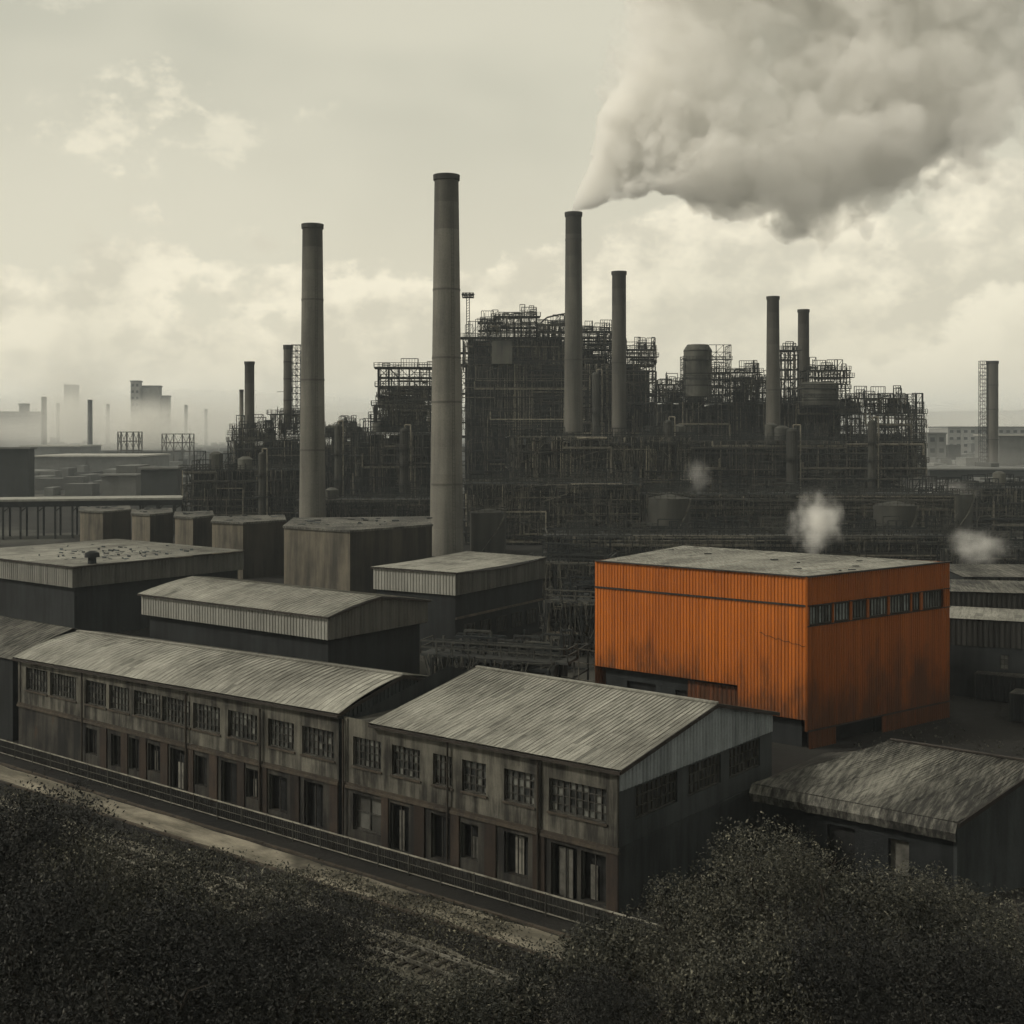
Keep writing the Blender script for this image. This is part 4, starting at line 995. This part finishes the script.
drum_tower('tall round drum in a latticed frame standing over the mid-height block',685,731,343,398,at(700,403,398).z,0)
drum_tower('squat wide drum in a frame right of the pair of stubby chimneys',803,850,381,386,at(800,408,386).z,0,frac=.85)
# pale square housing on the boiler house
a=at(492,341,418); c=at(512,364,418); r=thing('roof_housing','pale grey square housing set high on the boiler house front','housing',(a.x,417,c.z),0.03)
b=MB(); b.box(0,c.x-a.x,0,3,0,a.z-c.z,1.1); b.build('body',M['vessel'],r); b=MB(); b.box(-.3,c.x-a.x+.3,-.3,3.3,a.z-c.z,a.z-c.z+.4,1); b.build('lid',M['chimney_rim'],r)
# gooseneck pipe on the roof
g0=at(541,333,430); r=thing('gooseneck_pipe','arched pipe curving over the boiler house roof left of the smoking chimney','pipe',g0,0); b=MB()
pts=[(0,0,0),(0,0,3.5)]+[(2.0+1.9*k,0,5.2+1.5*math.sin(k/5*1.6)) for k in range(6)]
b.poly(pts,.28,7,.15); b.build('pipe',M['pipe'],r)

plant('low dark pipe rack in the gap between the square block and the orange hall',548,606,600,150,14,seed=31,decks=2,top=12,tophm=1.5,pipes=40,wires=90,vessels=0,rot=-.3,w=.2,bay=3,flr=2.5,light=.3)
plant('lowest dark pipe rack behind the ridge of the corner shed',436,566,652,122,9,seed=32,decks=1,top=14,tophm=1.2,pipes=30,wires=60,vessels=0,rot=-.35,w=.16,bay=2.5,flr=2,light=.25)
# small tubular frame beside the orange hall
r=thing('tube_scaffold','small frame of thin pale tubes standing left of the orange hall','frame',at(560,672,122)*1.0,-.25); r.location.z=0
b=MB(); zt=5.6
for x in (0,1.8,3.4): b.bar((x,0,0),(x,0,zt-.2*x),.09,.09,.6)
for z in (2.6,4.2,5.5): b.bar((-.5,0,z),(3.8,0,z-.5),.08,.08,.7)
for x in (0,3.4): b.bar((x,1.6,0),(x,1.6,zt-.3),.08,.08,.3)
b.build('tubes',M['rail'],r)
# lean-to beside the sheds in the yard

# ------------------------------------------------------------------ far skyline
def block(name,label,px0,px1,ptop,Y,depth,mat,cat='building',group=None,roof='far_half_hazed',win=False,pbot=None):
    a=at(px0,ptop,Y); c=at(px1,ptop,Y); L=c.x-a.x; h=a.z
    r=thing(name,label,cat,(a.x,Y,0),0,group); b=MB(); n=max(2,int(L/12))
    for i in range(n): b.box(L*i/n,L*(i+1)/n,0 if i%2 else .4,depth,0,h-(.0 if i%3 else .3),R.uniform(.85,1.1))
    b.build('wall',M[mat],r)
    b=MB(); b.box(-.6,L+.6,-.6,depth+.6,h,h+max(.6,Y*.0012),1); b.build('roof',M[roof],r)
    if win:
        b=MB(); nz=max(2,int(h/7)); nx=max(2,int(L/7))
        for i in range(nx):
            for k in range(nz): b.box(L*(i+.25)/nx,L*(i+.75)/nx,-.12,-.02,h*(k+.3)/nz,h*(k+.7)/nz,R.uniform(.5,1))
        b.build('windows',M['far_dark'],r)
    return r
block('far_tower','tallest square tower in the smog at the left',130.5,139.5,382,1450,10,'far_hazed',win=True)
block('far_block','stepped pale block leaning against the square tower in the smog',140.8,159,387,1460,12,'far_hazed')
block('far_block','lower right step of the pale block beside the square tower',159.6,168,397,1470,12,'far_hazed')
block('far_block','ghostly block with ragged top behind the smog left of the square tower',64,72.5,386,2600,40,'far_half_hazed')
block('far_works','long pale works hall on the far left skyline',-20,41,413,1600,14,'far_half_hazed',win=True)
block('far_roof_block','small cube on the roof of the far left works hall',19,26,405,1605,12,'far_half_hazed')
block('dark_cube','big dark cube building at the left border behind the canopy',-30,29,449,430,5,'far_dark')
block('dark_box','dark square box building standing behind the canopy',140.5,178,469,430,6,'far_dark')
block('dark_box','grey low box left of the dark square box behind the canopy',101,136,476,450,7,'far_half_hazed')
block('far_hall','long low hall with a pale roof beyond the dark cube building',32,140,457,700,60,'far_half_hazed',roof='far_roof')
block('far_hall','low grey hall in front of the far smog, below the thin chimneys',20,80,447,980,50,'far_half_hazed',roof='far_roof')
block('far_hall','low far hall between the open tank frames',100,170,452,900,40,'far_half_hazed')
block('far_hall','low hall beyond the right end of the works',928,946,434,900,40,'far_half_hazed',win=True)
block('far_hall','pale low hall right of the lone lattice stack',999,1045,436,760,40,'far_half_hazed',roof='far_roof')
block('far_hall','hazy row of halls on the right skyline',948,1040,428,1300,60,'far_hazed',win=True)
block('far_hall','low dark hall at the foot of the lone lattice stack',930,1040,470,560,40,'far_dark',roof='far_half_hazed')
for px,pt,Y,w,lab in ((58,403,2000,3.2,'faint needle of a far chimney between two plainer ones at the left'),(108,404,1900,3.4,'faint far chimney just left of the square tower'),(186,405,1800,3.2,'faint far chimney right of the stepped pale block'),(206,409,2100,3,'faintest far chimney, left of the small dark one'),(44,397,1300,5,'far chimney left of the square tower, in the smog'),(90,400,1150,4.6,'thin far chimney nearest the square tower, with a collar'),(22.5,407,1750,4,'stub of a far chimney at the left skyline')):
    chimney(lab,px,pt,Y,w,w*1.15,'chimneys on the far skyline',rings=(pt+12,),mat='far_half_hazed',seg=14,ladder=False)
for px0,px1,pt,lab in ((118,142,432,'narrow open tank frame in the smog at the foot of the square tower'),(162,194,434,'wide open tank frame in the smog right of the square tower')):
    Y=860; a=at(px0,pt,Y); c=at(px1,pt,Y); L=c.x-a.x; r=thing('gasholder_frame',lab,'tank frame',(a.x,Y,0),0,'far tank frames'); b=MB(); rng=random.Random(px0); n=12; rad=L/2
    P=[(rad+rad*math.cos(2*math.pi*i/n),rad*math.sin(2*math.pi*i/n)) for i in range(n+1)]
    for (x,y),(x2,y2) in zip(P,P[1:]):
        b.bar((x,y,0),(x,y,a.z),.6,.6,.45)
        for z in (.5,.75,1): b.bar((x,y,a.z*z),(x2,y2,a.z*z),.5,.5,.45)
        b.bar((x,y,a.z*.5),(x2,y2,a.z),.3,.3,.4)
    b.build('frame',M['steel'],r)
# rough low clutter of the far plain, left and right
b=MB(); rng=random.Random(99)
for k in range(900):
    Y=rng.uniform(480,2600); px=rng.choice((rng.uniform(-40,240),rng.uniform(925,1070))); x=(px-512)/F*Y; w=rng.uniform(2,14); h=rng.uniform(1.5,7)*(1 if rng.random()<.93 else 2.2)
    b.box(x,x+w,Y,Y+rng.uniform(4,20),0,h,rng.uniform(.5,1.2))
o=b.build('distant_rooftops',M['far_half_hazed']); tag(o,'hazy clutter of tiny rooftops spread over the far plain','rooftops',kind='stuff')
# hills
def hill(name,pts,Y,depth):
    b=MB(); P=[]
    for i in range(121):
        px=pts[0][0]+(pts[-1][0]-pts[0][0])*i/120
        for (x0,y0),(x1,y1) in zip(pts,pts[1:]):
            if x0<=px<=x1: py=y0+(y1-y0)*(px-x0)/(x1-x0); break
        p=at(px,py,Y); P.append((p.x,p.z+4*mnoise.noise((px*.03,0,0))))
    for (x,z),(x2,z2) in zip(P,P[1:]):
        for q0,q1,f0,f1 in ((-depth,-depth*.5,0,.55),(-depth*.5,0,.55,1),(0,depth,1,0)): b.face([(x,Y+q0,z*f0),(x2,Y+q0,z2*f0),(x2,Y+q1,z2*f1),(x,Y+q1,z*f1)])
    b.build(name,M['far_hazed'],kind='structure',smooth=True)
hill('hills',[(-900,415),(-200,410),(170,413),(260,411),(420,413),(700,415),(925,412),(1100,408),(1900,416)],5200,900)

# ------------------------------------------------------------------ smoke, steam and haze
def soft_volume(name,c,size,dens,colr,seed,lab,cat,group,nsc=1.6,rate=.5,core=.15,rag=1.3):
    """a soft-edged body of vapour: density fades from the middle of an uneven hull, broken by noise"""
    m=bpy.data.materials.new(name); m.use_nodes=True; nt=m.node_tree; nt.nodes.clear()
    out=nd(nt,'ShaderNodeOutputMaterial'); v=nd(nt,'ShaderNodeVolumePrincipled'); v.inputs['Color'].default_value=(*colr,1); nt.links.new(v.outputs[0],out.inputs['Volume'])
    co=nd(nt,'ShaderNodeTexCoord').outputs['Object']
    mp=nd(nt,'ShaderNodeMapping'); mp.inputs['Location'].default_value=(seed*3.7,seed*1.3,0); nt.links.new(co,mp.inputs[0])
    n=noise(nt,mp.outputs[0],nsc,5,.6)
    ln=nd(nt,'ShaderNodeVectorMath',operation='LENGTH'); nt.links.new(co,ln.inputs[0])
    r=mathn(nt,'SUBTRACT',ln.outputs['Value'],mathn(nt,'MULTIPLY',mathn(nt,'SUBTRACT',n,.55),rag))
    nt.links.new(mathn(nt,'MULTIPLY',ramp(nt,r,1.0,core),dens),v.inputs['Density'])
    m.cycles.volume_step_rate=rate
    bm=bmesh.new(); bmesh.ops.create_icosphere(bm,subdivisions=4,radius=1.0)
    for q in bm.verts: q.co*=1.0+.22*mnoise.noise(q.co*1.4+Vector((seed,0,0)))
    me=bpy.data.meshes.new(name); bm.to_mesh(me); bm.free(); me.shade_smooth(); me.materials.append(m)
    o=bpy.data.objects.new(name,me); COL.objects.link(o); o.location=c; o.scale=size
    return tag(o,lab,cat,group,'stuff')
def smoke_plume():
    # fans out from the chimney mouth: two rims of the fan (angle above level, by distance), thickness grows with distance
    SS=lambda x,a,b:(lambda t:t*t*(3-2*t))(min(1,max(0,(x-a)/(b-a))))
    lo_=lambda r:math.radians(50-29*SS(r,0,6)-20*SS(r,10,48)+22*SS(r,85,165)); hi_=lambda r:math.radians(74+14*SS(r,46,80))
    org=at(573.5,212,380)
    m=bpy.data.materials.new('smoke'); m.use_nodes=True; nt=m.node_tree; nt.nodes.clear()
    out=nd(nt,'ShaderNodeOutputMaterial'); v=nd(nt,'ShaderNodeVolumePrincipled'); v.inputs['Color'].default_value=(1.0,.995,.98,1); v.inputs['Anisotropy'].default_value=-.15; nt.links.new(v.outputs[0],out.inputs['Volume'])
    co=nd(nt,'ShaderNodeTexCoord').outputs['Object']
    sp=nd(nt,'ShaderNodeSeparateXYZ'); nt.links.new(co,sp.inputs[0]); x,y,z=sp.outputs
    r=mathn(nt,'SQRT',mathn(nt,'ADD',mathn(nt,'MULTIPLY',x,x),mathn(nt,'MULTIPLY',z,z)))
    th=mathn(nt,'ARCTAN2',z,x); rad=math.radians
    lo=mathn(nt,'ADD',mathn(nt,'ADD',mathn(nt,'MULTIPLY_ADD',ramp(nt,r,0,6),rad(-29),rad(50)),mathn(nt,'MULTIPLY',ramp(nt,r,10,48),rad(-20))),mathn(nt,'MULTIPLY',ramp(nt,r,85,165),rad(22)))
    hi=mathn(nt,'MULTIPLY_ADD',ramp(nt,r,46,80),rad(14),rad(74))
    rr=mathn(nt,'ADD',r,1.5)
    d1=mathn(nt,'MULTIPLY_ADD',mathn(nt,'SUBTRACT',th,lo),rr,2.3); d2=mathn(nt,'MULTIPLY_ADD',mathn(nt,'SUBTRACT',hi,th),rr,2.3)
    d3=mathn(nt,'SUBTRACT',mathn(nt,'MULTIPLY_ADD',r,.36,2.9),mathn(nt,'ABSOLUTE',mathn(nt,'SUBTRACT',y,mathn(nt,'MULTIPLY',r,.05))))
    d=mathn(nt,'SMOOTH_MIN',mathn(nt,'SMOOTH_MIN',d1,d2,4.0),d3,4.0)
    nb=noise(nt,co,.022,2,.5); nm=noise(nt,co,.12,8,.66)
    fold=lambda sc,dt: mathn(nt,'ABSOLUTE',mathn(nt,'MULTIPLY_ADD',noise(nt,co,sc,dt,.5),2.0,-1.0))
    f1=fold(.034,1); f2=fold(.085,1)
    grow=mathn(nt,'ADD',ramp(nt,r,3,75,False),.03)
    for src,c0,k in ((nb,.54,80.0),(f1,.22,36.0),(f2,.20,24.0),(nm,.5,50.0)):
        d=mathn(nt,'ADD',d,mathn(nt,'MULTIPLY',mathn(nt,'MULTIPLY',mathn(nt,'SUBTRACT',src,c0),grow),k))
    soft=mathn(nt,'MULTIPLY_ADD',r,.06,.6)
    f=mathn(nt,'DIVIDE',d,soft); f=ramp(nt,f,0,1)
    dn=mathn(nt,'MULTIPLY_ADD',ramp(nt,r,60,3),.38,.085)
    nt.links.new(mathn(nt,'MULTIPLY',f,dn),v.inputs['Density'])
    m.cycles.volume_step_rate=.2
    b=MB(); rs=[.0,1.5,4,8,14,22,32,44,58,74,92,112,134,158]; n=18; rings=[]
    for q in rs:
        a0,a1=lo_(q),hi_(q); mg=min(26,2.4+q*.17); a0-=mg*(1.5 if q>60 else 1)/(q+2); a1+=mg/(q+2); c=(a0+a1)/2; hw=(a1-a0)/2; ring=[]
        for k in range(n):
            t=2*math.pi*k/n; an=c+hw*math.cos(t); sgn=math.sin(t); w=.50*q+3.4
            yy=.05*q+w*(abs(sgn)**.8)*(1 if sgn>0 else -1); q2=q+.6; bump=1+.05*mnoise.noise((k*1.3,q*.06,3))
            ring.append((q2*math.cos(an)*bump-(1.6*math.cos(c) if q<3 else 0)+(1.8*math.cos(t)*-math.sin(c) if q<3 else 0),yy,q2*math.sin(an)*bump+(1.8*math.cos(t)*math.cos(c) if q<3 else 0)-.4))
        rings.append(ring)
    for p,q in zip(rings,rings[1:]):
        for k in range(n): b.face([p[k],p[(k+1)%n],q[(k+1)%n],q[k]])
    b.face(rings[0]); b.face(rings[-1][::-1])
    o=b.build('smoke_plume',m,smooth=True,kind='stuff'); o.location=org
    bm=bmesh.new(); bm.from_mesh(o.data); bmesh.ops.remove_doubles(bm,verts=bm.verts,dist=1e-4); bmesh.ops.recalc_face_normals(bm,faces=bm.faces); bm.to_mesh(o.data); bm.free()
    tag(o,'huge billowing white smoke plume drifting right from the smoking chimney','smoke',kind='stuff')
smoke_plume()
def puff(px,py,wx,wz,Y,lab,dens,seed,group='steam puffs'):
    c=at(px,py,Y); k=Y/F; soft_volume('steam_puff',c,(wx*k*.75,wx*k*.6,wz*k*.72),dens*(1.7 if px==817 else 1.1),(1,.99,.97),seed,lab,'steam',group,1.5,.3,-.35,1.9)
puff(817,522,42,54,226,'bright white puff of steam hanging behind the orange roof',.55,5)
puff(980,547,48,38,222,'grey puff of steam at the right border, below the lone lattice stack',.32,6)
puff(697,476,24,34,284,'faint small puff of steam left of the bright one, in front of the right wing',.16,7)
puff(935,492,70,24,322,'low drifting steam at the right end of the works',.08,8)
def smog(px,py,wx,wz,Y,lab,seed,dens=.016):
    c=at(px,py,Y); k=Y/F; soft_volume('smog_bank',c,(wx*k*.6,wx*k*.35,wz*k*.6),dens,(.97,.96,.92),seed,lab,'smog','smog over the far works',1.3,.4,-.1,1.1)
smog(150,424,760,64,2300,'wide bank of pale smog lying along the left skyline',35,.012)
smog(95,430,480,62,1330,'long bank of pale smog lying across the far works at the left',38,.010)
smog(1010,426,420,60,1700,'wide bank of pale smog lying along the right skyline',36,.011)
smog(970,462,200,40,620,'thin smog at the foot of the lone lattice stack',37,.006)
smog(70,396,110,110,1250,'pale smog rising around the far chimneys at the left',31,.034)
smog(150,426,140,66,1200,'pale smog lying over the foot of the square tower',32,.04)
smog(215,434,130,36,1100,'thin smog lying over the plain left of the small dark chimney',33,.014)
smog(25,434,110,36,1100,'thin smog in front of the long pale works hall',34,.014)
b=MB(); b.box(-5000,5000,-150,8000,-3,150); hz=b.build('haze',volmat('haze',.00015,(.84,.92,.98),0)); tag(hz,'thin industrial haze filling the whole air over the works','haze',kind='stuff')

# ------------------------------------------------------------------ scrub and bushes
def leaf_arrays(cent,size,tint,rngn):
    n=len(cent); d=rngn.normal(size=(n,3)); d/=np.linalg.norm(d,axis=1)[:,None]+1e-9
    e=rngn.normal(size=(n,3)); e-=d*(e*d).sum(1)[:,None]; e/=np.linalg.norm(e,axis=1)[:,None]+1e-9
    s=size[:,None]
    q=np.stack([cent-d*s, cent+e*s*.5, cent+d*s, cent-e*s*.5],1).reshape(-1,3)
    return q,tint
def quads_object(name,q,tint,mat,parent=None):
    n=len(q)//4; me=bpy.data.meshes.new(name); me.vertices.add(n*4); me.vertices.foreach_set('co',q.astype(np.float32).ravel())
    me.loops.add(n*4); me.loops.foreach_set('vertex_index',np.arange(n*4,dtype=np.int32)); me.polygons.add(n)
    me.polygons.foreach_set('loop_start',np.arange(0,n*4,4,dtype=np.int32)); me.update(calc_edges=True); me.validate()
    a=me.attributes.new('tint','FLOAT','FACE'); a.data.foreach_set('value',tint.astype(np.float32)); me.materials.append(mat)
    o=bpy.data.objects.new(name,me); COL.objects.link(o)
    if parent: o.parent=parent
    return o
def crown_mesh(seed,rx,h,n,flk=1.0):
    rg=np.random.default_rng(seed); C=[];S=[];T=[]
    nc=15
    for k in range(nc):
        a=rg.uniform(0,2*np.pi); rr=rx*np.sqrt(rg.random())*.82; top=h*(1-.45*(rr/rx)**2)
        z=rg.uniform(.22,1.0)**.7*top*.92; c=np.array([rr*np.cos(a),rr*np.sin(a),z]); r=rg.uniform(.65,1.3)*rx*.40
        m=int(n/nc*rg.uniform(.6,1.4)); d=rg.normal(size=(m,3)); d/=np.linalg.norm(d,axis=1)[:,None]
        rad=r*(rg.random(m)**.16)*(1+.35*np.sin(d[:,0]*7+k)*np.cos(d[:,1]*6)); p=c+d*rad[:,None]*np.array([1,1,.8]); p[:,2]=np.maximum(p[:,2],.1)
        ct=rg.choice([.02,.05,.09,.16,.24]); t=np.clip(ct*rg.uniform(.4,1.6,m),0,1); br=rg.random(m)<rg.uniform(.03,.17)*flk; t[br]=rg.uniform(.3,.85,br.sum())
        C.append(p);S.append(rg.uniform(.035,.095,m));T.append(t)
    m=int(n*.10); a=rg.uniform(0,2*np.pi,m); rr=rx*1.08*np.sqrt(rg.random(m)); z=h*(1-.4*(rr/rx)**2)*rg.uniform(.55,1.12,m)
    C.append(np.stack([rr*np.cos(a),rr*np.sin(a),np.maximum(z,.1)],1));S.append(rg.uniform(.04,.09,m));T.append(rg.uniform(.05,.45,m))
    return leaf_arrays(np.concatenate(C),np.concatenate(S),np.concatenate(T),rg)
protos=[]
def make_bush(seed,rx,h,n,mat='leaf',flk=1.0):
    root=thing('bush','x','bush'); q,t=crown_mesh(seed,rx,h,n,flk); quads_object('crown',q,t,M[mat],root)
    rg=random.Random(seed); b=MB()
    for k in range(7):
        a=2*math.pi*k/7+rg.uniform(-.3,.3); l=rx*rg.uniform(.4,.75); x,y=l*math.cos(a),l*math.sin(a); z=h*rg.uniform(.55,.85)
        p0=Vector((.15*math.cos(a),.15*math.sin(a),0)); p1=Vector((x*.45,y*.45,z*.5)); p2=Vector((x,y,z))
        b.cyl(p0,p1,.14,.08,6,1); b.cyl(p1,p2,.08,.025,5,1)
        for j in range(4):
            f=rg.uniform(.3,1); s=p1+(p2-p1)*f; b.cyl(s,s+Vector((rg.uniform(-1,1),rg.uniform(-1,1),rg.uniform(.3,1.2)))*.9,.03,.012,4,1)
    b.build('trunk',M['bark'],root); return root
specs=[(1,4.6,7.0,30000),(2,3.6,5.4,24000),(3,5.2,6.0,30000),(4,2.8,3.6,16000),(5,4.4,6.2,26000,'dark_leaf',.35)]
for s in specs: protos.append(make_bush(*s))
# (column, row of the crown's top, distance, proto, scale, label)
BUSH=[
(20,800,60,4,1.25,'big dark bush at the left border, under the pale path'),
(105,842,58,0,1.0,'dark rounded bush in the lower left, right of the one at the border'),
(205,868,57,2,1.05,'broad bush below the left half of the path'),
(300,905,55,4,.85,'bush on the lower left near the glint of gravel'),
(30,880,52,4,1.05,'bush in the bottom left corner'),
(150,925,50,4,1.15,'very dark bush at the bottom, left of centre'),
(260,950,50,4,1.0,'dark bush at the bottom below the gravel glint'),
(380,975,51,1,1.0,'low bush at the bottom centre left'),
(480,985,52,3,1.1,'small low bush at the bottom centre beside the rails'),
(590,935,56,3,1.15,'small bush in front of the fence end, by the corner of the gabled shed'),
(610,985,50,4,.7,'low spreading bush at the bottom centre right'),
(690,893,59,1,1.0,'bush below the gable end of the corner shed'),
(790,842,60,0,1.12,'tallest pale-flecked bush in front of the sagging shed'),
(745,930,52,1,1.0,'bush at the bottom below the tallest pale-flecked bush'),
(885,868,61,1,1.15,'rounded bush in front of the right end of the sagging shed'),
(860,930,51,4,1.0,'dark bush at the bottom right below the sagging shed'),
(1000,905,57,2,1.0,'broad bush at the right border'),
(960,960,49,4,.9,'bush in the bottom right corner'),
(930,900,66,3,1.3,'small bush in shadow under the end wall of the sagging shed'),
]
def copy_tree(o,parent=None):
    c=o.copy(); COL.objects.link(c)
    if parent: c.parent=parent
    for ch in list(o.children): copy_tree(ch,c)
    return c
used=set(); hts=[s[2] for s in specs]
for k,(px,py,Y,pi,sc,lab) in enumerate(BUSH):
    o=protos[pi] if pi not in used else copy_tree(protos[pi]); used.add(pi)
    p=at(px,py,Y); sz=max(.4,p.z/(hts[pi]*1.0)); o.location=(p.x,Y,0); o.scale=(sc,sc,min(sz,sc*1.35)); o.rotation_euler=(0,0,R.uniform(0,6.28)); tag(o,lab,'bush','overgrown bushes in the foreground')
# small scrub along the yard, behind the bunkers and by the sheds
def ground_cover(name,label,n,region,hmin,hmax,mat,seed,bright):
    rg=np.random.default_rng(seed); u=rg.uniform(region[0],region[1],n); d=rg.uniform(region[2],region[3],n)
    x=OB.x+U.x*u-V.x*d; y=OB.y+U.y*u-V.y*d
    pat=np.array([mnoise.noise((float(a)*.16,float(c)*.16,seed)) for a,c in zip(x,y)])
    keep=pat>-.12+rg.uniform(-.25,.15,n); keep&=~((d<7.3)&(u+14*pat<13-(d-4)*6))
    near=(d>8.9)&(d<12.7); keep&=~(near&(rg.random(n)<.45)&(pat<.12))
    x,y,pat,d=x[keep],y[keep],pat[keep],d[keep]; m=len(x)
    z=rg.random(m)**1.6*(hmin+(hmax-hmin)*np.clip(pat+.3,0,1))*np.clip((d-5.8)/4,.15,1)
    t=np.clip(rg.uniform(.02,.16,m)*(1+pat),0,1); br=rg.random(m)<bright*np.clip(pat*3+.9,.05,2.2); t[br]=rg.uniform(.3,1,br.sum())
    q,t=leaf_arrays(np.stack([x,y,z+.03],1),rg.uniform(.04,.11,m),t,rg)
    o=quads_object(name,q,t,mat); tag(o,label,name.replace('_',' '),kind='stuff')
ground_cover('undergrowth','tangled dark undergrowth flecked with pale leaves along the path and rails',240000,(-66,38,4.2,34),.35,1.6,M['grass'],5,.07)
def yard_weeds():
    rg=np.random.default_rng(8); n=26000
    x=rg.uniform(-70,60,n); y=rg.uniform(80,200,n); pat=np.array([mnoise.noise((a*.1,b*.1,4.)) for a,b in zip(x.tolist(),y.tolist())]); k=pat>.12; x,y,pat=x[k],y[k],pat[k]; m=len(x)
    q,t=leaf_arrays(np.stack([x,y,rg.random(m)**2*1.4*pat+.03],1),rg.uniform(.06,.16,m),rg.uniform(.01,.2,m),rg)
    o=quads_object('yard_weeds',q,t,M['grass']); tag(o,'dark weeds growing between the sheds of the yard','weeds',kind='stuff')
yard_weeds()
